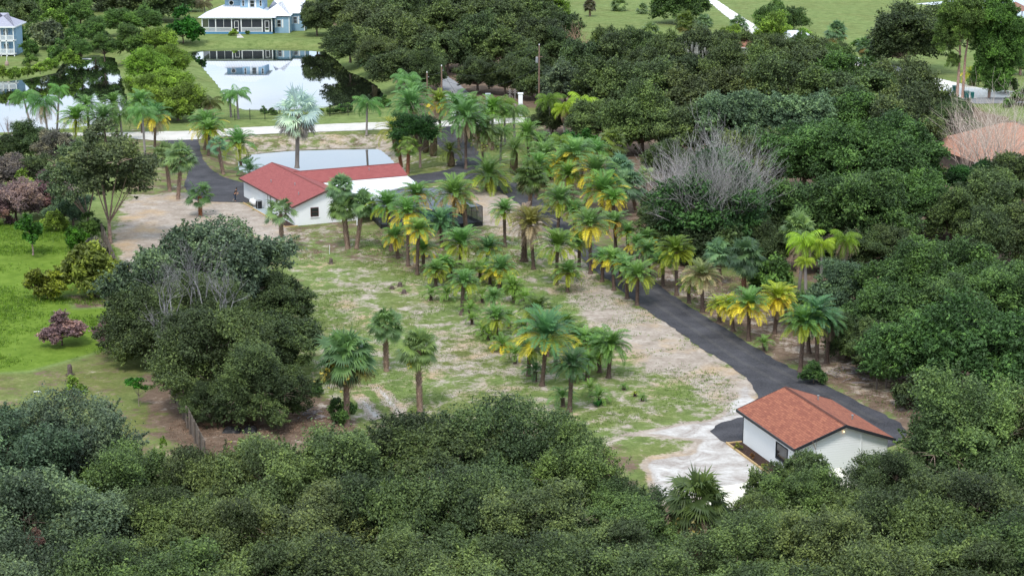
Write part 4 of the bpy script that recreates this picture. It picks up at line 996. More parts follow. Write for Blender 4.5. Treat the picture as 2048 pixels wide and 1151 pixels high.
# queens centre
GQ = 'yellow-green queen palms by the wood'
P('queen', 1100,272, 1098,200, 34, 'Chartreuse queen palm, left one of three before oak wood', (.12,.22,.02), group=GQ)
P('queen', 1128,276, 1131,215, 28, 'Chartreuse queen palm, middle one of three before oak wood', QL, group=GQ, thatch=True)
P('queen', 1165,272, 1165,206, 36, 'Chartreuse queen palm, right one of three before oak wood', QL, group=GQ)
# upper grove right of drive
P('sabal', 1222,345, 1220,290, 35, 'Pale sabal palm at top right corner of grove', (.12,.18,.05), skirt=(.22,.19,.08), group=GR)
P('phoenix', 1110,390, 1121,330, 36, 'Golden-skirted palm, left of the paired yellow palms', PG, PY, group=GR, skirt_kind='skirt_full')
P('phoenix', 1143,392, 1150,312, 40, 'Golden-skirted palm, right of the paired yellow palms', PG, PY, group=GR)
P('phoenix', 1162,425, 1186,345, 46, 'Large palm with sweeping golden skirt behind gravel drive', PG, PY, group=GR)
P('phoenix', 1199,440, 1204,385, 46, 'Widest palm with full golden skirt at grove centre', PG, PY, group=GR)
P('sabal', 1248,415, 1240,340, 34, 'Blue-green sabal, leftmost of three beside half-dead tree', SB, group=GR)
P('sabal', 1273,424, 1260,372, 36, 'Blue-green sabal, middle of three beside half-dead tree', SB, group=GR)
P('sabal_loose', 1289,420, 1287,352, 24, 'Small sabal, rightmost of three beside half-dead tree', SG, group=GR)
P('sabal', 1058,432, 1061,354, 38, 'Olive sabal palm leaning over the gravel drive', (.085,.13,.04), (.14,.14,.06), group=GR)
P('young', 1100,360, 1100,345, 20, 'Low shrubby palm under bright grove palms', PL, group=GR)
P('young', 1140,345, 1142,325, 22, 'Low shrubby palm right of bright grove palm', PL, group=GR)
P('phoenix', 1115,466, 1117,404, 40, 'Palm with lime lower fronds left of widest golden palm', PG, PYG, group=GR)
P('phoenix', 1232,505, 1228,448, 34, 'Browning yellow palm behind upper stretch of gravel drive', PG, (.40,.27,.04), group=GR)
P('phoenix', 1256,512, 1254,466, 24, 'Small yellowish palm right of the browning palm', PG, PYG, group=GR)
P('phoenix', 1276,537, 1275,490, 25, 'Slim palm with orange-yellow fronds behind gravel drive', PG, PY, group=GR)
P('phoenix', 1300,557, 1298,500, 28, 'Teal palm at edge of dark undergrowth behind drive', PB, group=GR)
P('phoenix', 1326,572, 1322,527, 30, 'Dull green palm right of teal palm', PG, PYG, group=GR)
P('phoenix', 1353,590, 1355,505, 38, 'Tall lime palm, highest along back edge of drive', (.12,.20,.03), PYG, group=GR, skirt_kind='skirt_full')
P('phoenix', 1378,605, 1377,568, 22, 'Short palm leaning between lime and straw palms', PG, PYG, group=GR)
P('phoenix', 1405,623, 1405,555, 38, 'Straw-coloured dying palm with whitish drooping fronds', (.16,.20,.06), (.45,.38,.20), group=GR, skirt_kind='skirt_full')
P('sabal', 1440,568, 1433,508, 32, 'Dark sabal left of pair beneath half-dead tree', SB, group=GR)
P('sabal', 1486,592, 1486,512, 42, 'Large round sabal right of pair beneath half-dead tree', (.065,.13,.06), group=GR, tc=(.24,.12,.08))
P('sabal', 1597,545, 1597,460, 38, 'Sabal with dark round head behind chartreuse queen palms', SG, group=GR)
P('queen', 1597,588, 1601,484, 44, 'Chartreuse queen palm, tallest left one of right cluster', QL, group=GQ, thatch=True)
P('queen', 1612,600, 1605,522, 22, 'Small chartreuse queen palm, lowest of right cluster', QL, group=GQ)
P('queen', 1642,590, 1645,488, 36, 'Chartreuse queen palm, middle of right cluster', QL, group=GQ)
P('queen', 1685,585, 1684,478, 38, 'Chartreuse queen palm, rightmost of right cluster', (.14,.26,.02), group=GQ, thatch=True)
P('phoenix', 1438,644, 1437,612, 25, 'Short yellow palm, first of the golden trio by drive', PYG, PY, group=GR)
P('phoenix', 1466,662, 1463,614, 29, 'Yellow palm, middle of the golden trio by drive', PYG, PY, group=GR, skirt_kind='skirt_full')
P('phoenix', 1497,681, 1494,612, 42, 'Yellow palm with green heart, largest of golden trio', PG, PY, group=GR, skirt_kind='skirt_full')
P('phoenix', 1549,667, 1558,597, 38, 'All-yellow leaning palm before the shaded bushes', PYG, PY, group=GR, skirt_kind='skirt_full', thatch=True)
P('young', 1529,701, 1527,681, 16, 'Tiny green palm alone on verge beyond drive', PL, group=GR)
P('phoenix', 1600,743, 1599,648, 44, 'Green palm with lime lower fronds nearest the cottage roof', PG, PYG, group=GR)
P('phoenix', 1634,738, 1632,630, 46, 'Tall blue-green palm at edge of dark trees', PB, group=GR)
P('phoenix', 1653,726, 1654,645, 34, 'Shaded palm right behind tall blue-green palm', PB, group=GR)
P('phoenix', 1618,706, 1616,655, 30, 'Slim shaded palm behind lime-fronded palm', PB, group=GR)
# between house and drive
P('phoenix', 838,472, 836,391, 36, 'Palm with orange skirt over pool cage, left one', PG, (.38,.27,.03), group=GN)
P('phoenix', 906,470, 907,390, 44, 'Tall palm with straw skirt over pool cage, right one', PG, (.40,.28,.10), group=GN)
P('sabal_loose', 933,459, 928,402, 26, 'Sabal trunk at right corner of pool cage', SG, group=GN)
P('phoenix', 782,502, 775,412, 38, 'Palm with pale lower fronds nearest the white gable', PG, PYG, group=GN)
P('phoenix', 1010,493, 1008,424, 32, 'Lone palm on the sand beside pool cage', PG, PYG, group=GN)
P('phoenix', 1067,538, 1063,451, 44, 'Dying palm with drooping grey and yellow fronds', (.22,.21,.05), (.36,.28,.18), group=GN, thatch=True)
P('phoenix', 1048,522, 1052,430, 28, 'Leafless-headed palm with dead upright fronds', (.28,.22,.16), group=GN, tc=(.13,.09,.07), tw=.32)
P('phoenix', 796,516, 791,474, 28, 'Short yellow palm in front of pool cage', PG, PY, group=GN)
P('phoenix', 816,531, 818,428, 40, 'Tall palm with golden fronds, leftmost of tall grove palms', PG, PY, group=GN, tc=(.17,.12,.1))
P('phoenix', 834,549, 839,460, 32, 'Yellow-headed slim palm, second of tall grove palms', PL, PY, group=GN)
P('phoenix', 846,544, 849,500, 28, 'Short yellow palm at feet of slim yellow-headed palm', PG, PY, group=GN)
P('phoenix', 883,496, 883,446, 38, 'Blue-green palm before the pool cage corner', PB, group=GN)
P('phoenix', 920,543, 920,490, 44, 'Broad green palm at the middle of upper grove', PG, PYG, group=GN)
P('phoenix', 970,546, 976,500, 32, 'Blue-green palm right of the broad grove palm', PB, PYG, group=GN)
P('phoenix', 999,577, 1002,540, 34, 'Palm with one-sided yellow fronds at grove centre', PG, PY, group=GN)
P('young', 902,553, 901,526, 24, 'Dull green bushy young palm below broad grove palm', PG, group=GJ)
P('phoenix', 872,574, 872,542, 28, 'Low palm at left edge of central grove', PG, PYG, group=GJ)
P('young', 941,566, 941,538, 28, 'Light green young palm in central grove', PL, group=GJ)
P('young', 980,569, 980,545, 22, 'Lime young palm behind one-sided yellow palm', PYG, group=GJ)
P('young', 958,562, 962,530, 20, 'Thin young palm left of lime young palm', PL, group=GJ)
P('phoenix', 923,629, 925,567, 32, 'Slender grey-trunked palm with loose yellow tips', PG, PYG, group=GN, tc=(.16,.12,.1))
P('young', 893,600, 895,580, 20, 'Small palm left of slender grey-trunked palm', PL, group=GJ)
P('young', 965,605, 965,584, 19, 'Small palm right of slender grey-trunked palm', PL, group=GJ)
P('phoenix', 988,627, 988,594, 23, 'Stout little palm with dark swollen trunk', PG, group=GJ)
P('phoenix', 1028,604, 1028,575, 26, 'Feathery low palm above the stout little palm', PL, group=GJ)
P('young', 944,649, 944,632, 13, 'Tiny palm alone in sandy middle of grove', PL, group=GJ)
P('phoenix', 992,674, 991,638, 32, 'Open-headed palm in lower left of grove', PG, PYG, group=GJ)
P('young', 978,679, 977,663, 17, 'Tiny spiky palm at foot of open-headed palm', PL, group=GJ)
P('young', 965,670, 965,655, 16, 'Tiny palm leftmost of lower grove', PL, group=GJ)
P('young', 1005,701, 1004,681, 21, 'Small palm with yellow frond lying on grass', PL, PY, group=GJ)
P('phoenix', 1075,702, 1076,622, 40, 'Bushy olive palm behind the largest front palm', (.09,.16,.03), PYG, group=GN)
P('phoenix', 1084,771, 1087,672, 62, 'Largest front palm with blue-green head and golden skirt', PB, PY, group=GN)
P('phoenix', 1057,751, 1057,698, 26, 'Slim palm hidden left of largest front palm', PG, PYG, group=GN)
P('phoenix', 1139,822, 1139,729, 40, 'Foremost dark-headed palm with rough grey trunk', (.045,.115,.035), group=GN, tc=(.14,.1,.08))
P('phoenix', 1217,755, 1218,692, 44, 'Rightmost full green palm of the front group', PG, group=GN)
P('phoenix', 1199,744, 1196,698, 34, 'Palm pressed behind rightmost full green palm', PG, PYG, group=GN)
P('phoenix', 1172,719, 1172,682, 32, 'Yellowish palm in middle of front group', PL, PYG, group=GN)
P('phoenix', 1155,706, 1154,672, 30, 'Olive palm right behind largest front palm', (.09,.16,.03), group=GN)
P('phoenix', 1136,690, 1133,648, 28, 'Small lime palm at rear of front group', PL, PYG, group=GN)
P('phoenix', 1195,722, 1198,676, 28, 'Faded palm at rear right of front group', PL, group=GN)
P('young', 1030,727, 1030,702, 22, 'Swollen-based young palm left of front group', PL, group=GJ)
P('young', 1070,762, 1070,733, 24, 'Teal young palm at foot of largest front palm', PB, group=GJ)
P('young', 1126,812, 1125,786, 24, 'Young palm beside foremost rough grey trunk', PG, group=GJ)
P('young', 1151,762, 1151,745, 17, 'Young palm behind foremost dark-headed palm', PL, group=GJ)
P('young', 1181,792, 1180,770, 19, 'Wispy young palm right of foremost palm', PL, group=GJ)
P('young', 1197,806, 1197,786, 19, 'Wispy young palm nearest the broad-leaved weed', PL, group=GJ)
P('young', 1248,779, 1248,774, 8, 'Seedling palm on grass right of wispy palms', PL, group=GJ)
P('young', 1285,801, 1285,794, 9, 'Seedling palm farthest right on the front grass', PL, group=GJ)
P('young', 1270,792, 1270,788, 6, 'Yellowish seedling palm between two other seedlings', PYG, group=GJ)

GX = 'filler palms deep in the grove'
for i, (bx, by, cy, r, kd, tn, sk, lb) in enumerate([
 (1072,395,335,34,'phoenix',PG,None,'Green palm just right of olive leaning sabal'),
 (1132,420,352,32,'phoenix',PL,PYG,'Lime palm below the golden pair beyond drive'),
 (1165,378,300,30,'phoenix',PG,None,'Green palm above large sweeping golden palm'),
 (1190,360,305,30,'phoenix',PG,PYG,'Green palm left of pale corner sabal'),
 (1080,330,288,28,'phoenix',PG,None,'Green palm right of round-headed grove palm'),
 (1120,318,280,26,'queen',PL,None,'Light drooping palm below chartreuse queens'),
 (1228,452,400,28,'phoenix',PG,PY,'Golden palm right of widest golden palm'),
 (1150,470,422,26,'phoenix',PG,PYG,'Green palm close beside tall yellow-skirted palm'),
 (1020,588,556,22,'young',PL,None,'Low lime palm above feathery low palm'),
 (1050,612,590,20,'young',PL,None,'Low lime palm right of feathery low palm'),
 (1098,712,655,30,'phoenix',PL,PYG,'Lime palm crowding right behind largest front palm'),
 (1112,735,690,26,'phoenix',PG,None,'Green palm at right shoulder of largest front palm'),
 (1048,690,655,24,'phoenix',PL,PYG,'Lime palm at left shoulder of bushy olive palm'),
 (940,640,612,18,'young',PL,None,'Small lime palm below slender grey-trunked palm'),
 (1018,655,628,20,'young',PL,None,'Small lime palm right of stout little palm'),
 (862,600,582,16,'young',PL,None,'Small palm farthest left of grove centre'),
 (885,560,530,24,'phoenix',PG,PYG,'Squat palm below blue-green pool corner palm'),
 (930,600,578,20,'young',PG,None,'Squat palm behind slender grey-trunked palm'),
 (1175,760,722,26,'phoenix',PG,None,'Green palm in gap left of rightmost front palm'),
 (1290,530,478,24,'phoenix',PG,PY,'Yellow-tipped palm left of the teal palm'),
 (1240,560,522,24,'phoenix',PG,PYG,'Small palm on far verge behind drive pair'),
]): P(kd, bx, by, bx, cy, r, lb, tn, sk, group=GX)
# drive edge, field side
P('phoenix', 1158,534, 1158,486, 30, 'Green palm rising just left of the gravel drive bend', PG, PYG, group=GD)
P('phoenix', 1181,547, 1181,453, 42, 'Tall yellow-skirted palm on near edge of gravel drive', PG, PY, group=GD, tc=(.17,.12,.1))
P('phoenix', 1112,569, 1112,494, 44, 'Pale green wide palm above the wheel tracks', PL, PYG, group=GD)
P('phoenix', 1135,584, 1134,546, 32, 'Squat palm at the top of wheel tracks', PG, PYG, group=GD)
P('phoenix', 1204,563, 1203,520, 28, 'Yellow palm, upper of pair on drive edge', PG, PY, group=GD)
P('phoenix', 1228,580, 1224,520, 30, 'Yellow-green palm, lower of pair on drive edge', PL, PY, group=GD)
P('phoenix', 1254,597, 1253,534, 30, 'Dusty green palm just above last palm on drive edge', PG, group=GD)
P('phoenix', 1274,610, 1274,553, 36, 'Last palm on near edge of drive, some yellow fronds', PG, PYG, group=GD)
# far lawn palms
GF = 'palms on the far lawns'
P('sabal', 1668,108, 1670,64, 25, 'Lone sabal with rusty skirt on far lawn', SG, (.30,.22,.07), group=GF)
P('sabal', 1727,130, 1727,92, 20, 'Rusty sabal left foot of lone big oak', SG, (.30,.22,.07), group=GF)
P('sabal', 1748,140, 1745,112, 20, 'Green sabal right foot of lone big oak', SG, group=GF)
P('sabal', 1300,95, 1300,68, 25, 'Squat sabal on edge of far lawn behind oak wood', SG, group=GF)
P('sabal', 1372,80, 1371,44, 24, 'Olive sabal below dark tree beside sand road', (.09,.14,.03), (.18,.17,.05), group=GF)
P('sabal', 1480,75, 1478,50, 22, 'Blue-green sabal on near side of sand road', SB, group=GF)
P('sabal', 1410,70, 1408,45, 18, 'Small sabal between dark tree and sand road', SB, group=GF)
P('sabal', 1180,33, 1178,12, 15, 'Thin-headed palm, leftmost on top lawn', (.09,.08,.06), group=GF)
P('sabal', 1238,22, 1237,8, 20, 'Squat palm, left of lawn pair at top edge', SG, group=GF)
P('sabal', 1282,28, 1285,18, 14, 'Dark low palm, right of lawn pair at top edge', SG, group=GF)
P('date', 1945,172, 1942,148, 22, 'Yellow-leaved low palm behind pink eucalyptus trunks', PYG, PY, group=GF)
P('queen', 130,35, 128,-12, 24, 'Bare-trunked palm cut by top left edge', QG, group=GF)
P('queen', 413,38, 408,8, 20, 'Half-dead palm leaning on blue house corner', (.12,.12,.05), group=GF)
# ---------------------------------------------------------------- buildings
def wall_poly(mb, pts, t=.14):
    """vertical wall from an outline (list of 3-d points, in one vertical plane), thickened inwards by t (a vector)"""
    n = len(mb.v); k = len(pts); t = Vector(t)
    mb.v += [tuple(Vector(p)) for p in pts] + [tuple(Vector(p) + t) for p in pts]
    mb.f.append(tuple(range(n, n + k))); mb.f.append(tuple(range(n + 2 * k - 1, n + k - 1, -1)))
    for i in range(k):
        j = (i + 1) % k; mb.f.append((n + j, n + i, n + k + i, n + k + j))
    mb.t += [.5] * (k + 2)
def roofpart(mb, name, mat, parent):
    o = mb.build(name, mat, parent); uv_roof(o.data); return o
def window(parent, c, axis, w, h, frame=None, out=1, name='window', mull=True, fw=.07, glass=None):
    """c centre on the wall face; axis 'x' or 'y' = wall runs along that axis; out = side it faces"""
    m = MB(); g = MB(); a = w / 2; b = h / 2; x, y, z = c
    def bx(M_, u0, u1, z0, z1, d0, d1):
        d0, d1 = sorted((d0 * out, d1 * out))
        if axis == 'x': M_.box(x + u0, x + u1, y + d0, y + d1, z + z0, z + z1)
        else: M_.box(x + d0, x + d1, y + u0, y + u1, z + z0, z + z1)
    bx(m, -a, a, b - fw, b, .002, .06); bx(m, -a, a, -b, -b + fw, .002, .06)
    bx(m, -a, -a + fw, -b + fw, b - fw, .002, .06); bx(m, a - fw, a, -b + fw, b - fw, .002, .06)
    if mull: bx(m, -a + fw, a - fw, -fw * .3, fw * .3, .002, .05)
    o = m.build(name, frame or M['dark_trim'], parent)
    bx(g, -a + fw, a - fw, -b + fw, b - fw, .001, .02)
    g.build('pane', glass or M['glass'], o)
    return o

# --- brown-roofed white cottage, bottom right
def cottage():
    e = empty('white_cottage', (23.94, 147.55, 0), math.radians(17.7))
    tag(e, 'Small white lap-sided cottage with rusty brown shingle roof beside gravel drive', 'cottage')
    W, Lh, ov, ez, rz = 4.27, 5.35, .42, 2.80, 4.32
    wx, wy = W - ov, Lh - ov; sl = (rz - ez) / W; wz = ez + sl * ov - .17
    t = .15; gz = rz - .17 - .02
    m = MB(); wall_poly(m, [(-wx, -wy, 0), (wx, -wy, 0), (wx, -wy, wz), (0, -wy, gz), (-wx, -wy, wz)], (0, t, 0)); m.build('gable_wall', M['siding'], e)
    m = MB(); wall_poly(m, [(wx, wy, 0), (-wx, wy, 0), (-wx, wy, wz), (0, wy, gz), (wx, wy, wz)], (0, -t, 0)); m.build('gable_wall', M['siding'], e)
    m = MB().box(-wx, -wx + t, -wy + t, wy - t, 0, wz); m.build('side_wall', M['siding'], e)
    m = MB().box(wx - t, wx, -wy + t, wy - t, 0, wz); m.build('side_wall', M['siding'], e)
    r = None
    m = MB(); m.slab([(-W, -Lh, ez), (0, -Lh, rz), (0, Lh, rz), (-W, Lh, ez)], .12); m.slab([(0, -Lh, rz), (W, -Lh, ez), (W, Lh, ez), (0, Lh, rz)], .12)
    r = roofpart(m, 'roof', M['shingle_brown'], e)
    m = MB(); m.slab([(-.16, -Lh, rz - .03), (0, -Lh, rz + .03), (0, Lh, rz + .03), (-.16, Lh, rz - .03)], .02); m.slab([(0, -Lh, rz + .03), (.16, -Lh, rz - .03), (.16, Lh, rz - .03), (0, Lh, rz + .03)], .02)
    m.build('ridge_cap', plain('ridge_shingles', (.10, .035, .025), .85, .3, 4), r)
    f = MB()
    for y0, y1 in ((-Lh - .06, -Lh - .005), (Lh + .005, Lh + .06)):
        for sx in (-1, 1):
            f.v += [(sx * W, y0, ez + .02), (0, y0, rz + .02), (0, y1, rz + .02), (sx * W, y1, ez + .02), (sx * W, y0, ez - .22), (0, y0, rz - .22), (0, y1, rz - .22), (sx * W, y1, ez - .22)]
            n = len(f.v) - 8
            for q in ((0,3,2,1),(4,5,6,7),(0,1,5,4),(1,2,6,5),(2,3,7,6),(3,0,4,7)): f.f.append(tuple(n + i for i in q)); f.t.append(.5)
    f.box(-W - .09, -W - .005, -Lh, Lh, ez - .20, ez + .01); f.box(W + .005, W + .09, -Lh, Lh, ez - .20, ez + .01)
    f.build('fascia', M['dark_trim'], e)
    for x, y in ((1.9, 3.2), (2.35, -1.9)):
        z = rz - sl * x
        MB().lathe([(.06, z - .1), (.06, z + .28), (.10, z + .30), (.10, z + .38), (.03, z + .40)], 10, x, y).build('vent_pipe', M['grey_metal'], e, color=None)
    window(e, (-wx, -wy + 2.6, 1.45), 'y', 2.1, 1.35, out=-1, mull=False, fw=.09)
    MB().box(1.55, 1.67, -wy - .07, -wy - .002, .1, 3.35).build('downpipe', M['trim_white'], e)
    c = MB()
    for sx in (-1, 1):
        c.box(*sorted((sx * (wx + .012), sx * (wx - .12))), -wy - .03, -wy - .003, 0, wz - .03)
        c.box(*sorted((sx * (wx + .003), sx * (wx + .03))), -wy + .0, -wy + .12, 0, wz - .03)
    c.build('corner_trim', M['trim_white'], e)
    c = MB(); c.box(-wx - .03, -wx - .003, wy - .06, wy, 0, wz - .03); c.build('corner_trim', M['dark_trim'], e)
    g = MB().lathe([(.02, 3.64), (.05, 3.65), (.04, 3.70), (.02, 3.71)], 8, 0, -wy - .12)
    gm, nt, N, L, b = newmat('warm_bulb'); b.inputs['Emission Color'].default_value = (1, .62, .25, 1); b.inputs['Emission Strength'].default_value = 5
    g.build('gable_light', gm, e)
    # planting bed
    be = empty('planting_bed', e.location, e.rotation_euler.z); tag(be, 'Dark mulch bed edged with pale timber along cottage side wall', 'planting bed')
    MB().box(-wx - 1.25, -wx - .02, -wy + 1.2, wy + .05, .004, .07).build('mulch', M['mulch'], be)
    tm = MB(); tm.box(-wx - 1.38, -wx - 1.26, -wy + .7, wy + .30, 0, .16); tm.box(-wx - 1.25, -wx - .03, wy + .06, wy + .18, 0, .16); tm.build('timber_edging', M['timber'], be)
    for i, (px, py, col, l) in enumerate([(1476, 900, (.22,.24,.05), 'Yellow-green shrub at back end of mulch bed'), (1505, 920, (.20,.10,.04), 'Reddish little shrub midway along mulch bed'), (1530, 940, (.25,.27,.07), 'Bushy yellow-green shrub at front of mulch bed')]):
        b = spot(px, py); s = empty('shrub', b); tag(s, l, 'shrub')
        k = .40 if i == 1 else .48; me, tm_, R0, H0 = OAK['small'][i % 2]
        inst('leaves', me, s, (k * .5, k * .5, k * .5), (0, 0, .32), i, col); inst('stem', tm_, s, (k * .5, k * .5, .32 / H0), (0, 0, .32), 0, BARK)
cottage()

# --- cream membrane roof just in front of it
def cream():
    A, B, C, D = [spot(*q, 2.7) for q in ((1405, 978), (1683, 934), (1735, 988), (1440, 1050))]
    e = empty('cream_outbuilding', (0, 0, 0)); tag(e, 'Long low outbuilding with cream flat roof half hidden by foreground canopy', 'outbuilding')
    m = MB(); m.slab([A + Vector((0,0,.0)), D, C, B], .2); m.build('roof', M['membrane'], e)
    c = (A + B + C + D) / 4; pts = [c.lerp(p, .93) for p in (A, D, C, B)]
    m = MB()
    for i in range(4):
        a, b = pts[i], pts[(i + 1) % 4]; m.quad((a.x, a.y, 0), (b.x, b.y, 0), (b.x, b.y, 2.5), (a.x, a.y, 2.5))
    m.build('wall', M['white_wall'], e)
cream()

# --- red-roofed house
def red_house():
    ang = math.radians(25.2); e = empty('red_roofed_house', (-22.95, 237.75, 0), ang)
    tag(e, 'White L-shaped house with red shingle roof and white patio roof', 'house')
    inv = (Matrix.Translation(e.location) @ Matrix.Rotation(ang, 4, 'Z')).inverted()
    def lo(px, py, z): return inv @ spot(px, py, z)
    # local: x across main wing (ridge at 0), y backwards
    hw, Lm, ez, rz = 4.65, 21.6, 2.5, 4.25; y0 = -.15
    wx = hw - .5; sl = (rz - ez) / hw; wz = ez + sl * .5 - .16; t = .18; wy0 = y0 + .4
    m = MB(); wall_poly(m, [(-wx, wy0, 0), (wx, wy0, 0), (wx, wy0, wz), (0, wy0, rz - .2), (-wx, wy0, wz)], (0, t, 0)); m.build('gable_wall', M['white_wall'], e)
    yb = y0 + Lm - .4
    m = MB(); wall_poly(m, [(wx, yb, 0), (-wx, yb, 0), (-wx, yb, wz), (0, yb, rz - .2), (wx, yb, wz)], (0, -t, 0)); m.build('gable_wall', M['white_wall'], e)
    MB().box(-wx, -wx + t, wy0 + t, yb - t, 0, wz).build('side_wall', M['white_wall'], e)
    MB().box(wx - t, wx, wy0 + t, yb - t, 0, wz).build('side_wall', M['white_wall'], e)
    # cross wing: ridge along local x
    ra = lo(588.7, 342, 4.2); rb = lo(797.7, 327, 4.2); ry = (ra.y + rb.y) / 2; x1 = rb.x + .1; rzc = 4.2; se = 3.1; half = 3.1
    m = MB(); m.slab([(-hw, y0, ez), (0, y0, rz), (0, y0 + Lm, rz), (-hw, y0 + Lm, ez)], .12); m.slab([(0, y0, rz), (hw, y0, ez), (hw, y0 + Lm, ez), (0, y0 + Lm, rz)], .12)
    m.slab([(.3, ry - half, se + .02), (x1, ry - half, se + .02), (x1, ry, rzc), (.3, ry, rzc)], .12)
    m.slab([(.3, ry, rzc), (x1, ry, rzc), (x1, ry + 4.2, 2.7), (.3, ry + 4.2, 2.7)], .12)
    r = roofpart(m, 'roof', M['shingle_red'], e)
    m = MB()
    m.slab([(-.14, y0, rz - .03), (0, y0, rz + .03), (0, y0 + Lm, rz + .03), (-.14, y0 + Lm, rz - .03)], .02); m.slab([(0, y0, rz + .03), (.14, y0, rz - .03), (.14, y0 + Lm, rz - .03), (0, y0 + Lm, rz + .03)], .02)
    m.slab([(.4, ry - .14, rzc - .02), (x1, ry - .14, rzc - .02), (x1, ry, rzc + .04), (.4, ry, rzc + .04)], .02); m.slab([(.4, ry, rzc + .04), (x1, ry, rzc + .04), (x1, ry + .14, rzc - .02), (.4, ry + .14, rzc - .02)], .02)
    m.build('ridge_cap', plain('dark_red_ridge', (.17, .045, .04), .85, .3, 4), r)
    f = MB()
    for ya, yb_ in ((y0 - .05, y0 - .005), (y0 + Lm + .005, y0 + Lm + .05)):
        for sx in (-1, 1):
            n = len(f.v)
            f.v += [(sx * hw, ya, ez + .02), (0, ya, rz + .02), (0, yb_, rz + .02), (sx * hw, yb_, ez + .02), (sx * hw, ya, ez - .2), (0, ya, rz - .2), (0, yb_, rz - .2), (sx * hw, yb_, ez - .2)]
            for q in ((0,3,2,1),(4,5,6,7),(0,1,5,4),(1,2,6,5),(2,3,7,6),(3,0,4,7)): f.f.append(tuple(n + i for i in q)); f.t.append(.5)
    f.box(-hw - .06, -hw - .005, y0, y0 + Lm, ez - .17, ez + .01); f.build('fascia', plain('brown_fascia', (.09, .05, .045), .7), e)
    m = MB(); wall_poly(m, [(x1 - .4, ry - 3, 0), (x1 - .4, ry + 3.9, 0), (x1 - .4, ry + 3.9, 2.6), (x1 - .4, ry, rzc - .2), (x1 - .4, ry - 3, 2.9)], (-t, 0, 0)); m.build('gable_wall', M['white_wall'], e)
    MB().box(wx + .01, x1 - .6, ry + 3.6, ry + 3.78, 0, 2.6).build('side_wall', M['white_wall'], e)
    MB().box(wx + .01, x1 - .6, ry - 3.0, ry - 2.82, 0, 2.8).build('side_wall', M['white_wall'], e)
    # white patio roof
    a = (3.2, ry - half + .02, se); b = (x1, ry - half + .02, se); c = lo(835, 368, 2.75); d = lo(759, 384, 2.7); g = lo(776, 402, 2.45); h = lo(718, 412, 2.45)
    m = MB(); z0 = 2.98
    m.slab([(3.2, ry - half - .01, z0), (h.x, h.y, 2.5), (g.x, g.y, 2.5), (d.x, d.y, 2.68), (c.x, c.y, 2.8), (x1, ry - half - .01, z0)], .16)
    roofpart(m, 'patio_roof', M['roll_white'], e)
    pm = MB()
    for q in (h, g, d, c): pm.box(q.x - .3, q.x - .18, q.y + .1, q.y + .22, 0, 2.4)
    pm.build('patio_posts', M['trim_white'], e)
    for x, y in ((-1.6, 7.5), (-2.9, 13.2), (-2.6, 3.2)): 
        z = rz + x * sl; MB().lathe([(.05, z - .1), (.05, z + .25), (.09, z + .27), (.07, z + .34)], 8, x, y).build('vent_pipe', M['grey_metal'], e)
    x, y = 10.5, ry - 1.2; z = rzc - .35 * 1.2; MB().lathe([(.05, z - .1), (.05, z + .3), (.09, z + .32)], 8, x, y).build('vent_pipe', M['grey_metal'], e)
    z = rz - 3.4 * sl; sk = MB(); sk.box(3.0, 3.9, 7.0, 7.5, z - .3, z + .08); sk.build('roof_vent', M['dark_trim'], e)
    window(e, (-wx + 2.55, wy0, 1.55), 'x', 1.05, 1.15, frame=plain('bronze_frame', (.10, .04, .035), .5), out=-1)
    MB().box(-wx + 1.95, -wx + 3.15, wy0 - .1, wy0 - .002, .83, .93).build('window_sill', M['trim_white'], e)
    bz = plain('bronze_trim', (.06, .035, .03), .5)
    for y, w, h, zc in ((10.2, .95, 2.0, 1.05), (7.2, .7, .9, 1.6), (3.8, .75, 1.3, 1.4)):
        if h > 1.9:
            d_ = MB().box(-wx - .05, -wx - .002, y - w / 2, y + w / 2, .05, 2.1); dd = d_.build('door', M['trim_white'], e)
            fm = MB(); fm.box(-wx - .08, -wx - .052, y - w / 2 - .1, y - w / 2, .02, 2.2); fm.box(-wx - .08, -wx - .052, y + w / 2, y + w / 2 + .1, .02, 2.2); fm.build('frame', bz, dd)
            MB().box(-wx - .11, -wx - .06, y + .28, y + .34, 1.0, 1.1).build('handle', M['black'], dd)
        else: window(e, (-wx, y, zc), 'y', w, h, frame=bz, out=-1)
    MB().box(-wx - .09, -wx - .002, 8.6, 8.72, 1.1, 1.5).build('meter_box', M['grey_metal'], e)
    MB().box(-wx - .10, -wx - .002, 6.0, 6.18, .5, .75).build('meter_box', plain('brown_box', (.12, .05, .04), .6), e)
    # pad, edging, mulch strip
    pd = MB().box(-wx - 1.35, -wx - .03, 8.0, 13.2, .004, .10).build('concrete_pad', M['concrete']); pd.matrix_world = inv.inverted(); tag(pd, 'Blue-grey concrete pad along white side wall of house', 'pad')
    be = empty('planting_bed', e.location, ang); tag(be, 'Empty dark bed framed by pale timber below white gable corner', 'planting bed')
    MB().box(-wx - 1.2, -wx - .03, .3, 7.9, .004, .05).build('mulch', M['mulch'], be)
    q = MB(); q.box(-wx - 1.50, -wx - 1.38, -.1, 16.8, 0, .14); q.box(-wx - 1.37, -wx + .2, -.1, .02, 0, .14); q.build('timber_edging', M['timber'], be)
    mx = inv.inverted()
    ac = empty('air_conditioner', mx @ Vector((-wx - .75, 12.3, .10)), ang); tag(ac, 'Black cylindrical air-conditioning unit standing on concrete pad', 'air conditioner')
    MB().lathe([(.40, 0), (.42, .05), (.42, .92), (.40, .95)], 16).build('coil', M['black'], ac)
    cg = MB(); cg.lathe([(.44, .955), (.45, 1.02), (.30, 1.06), (.08, 1.07)], 16); 
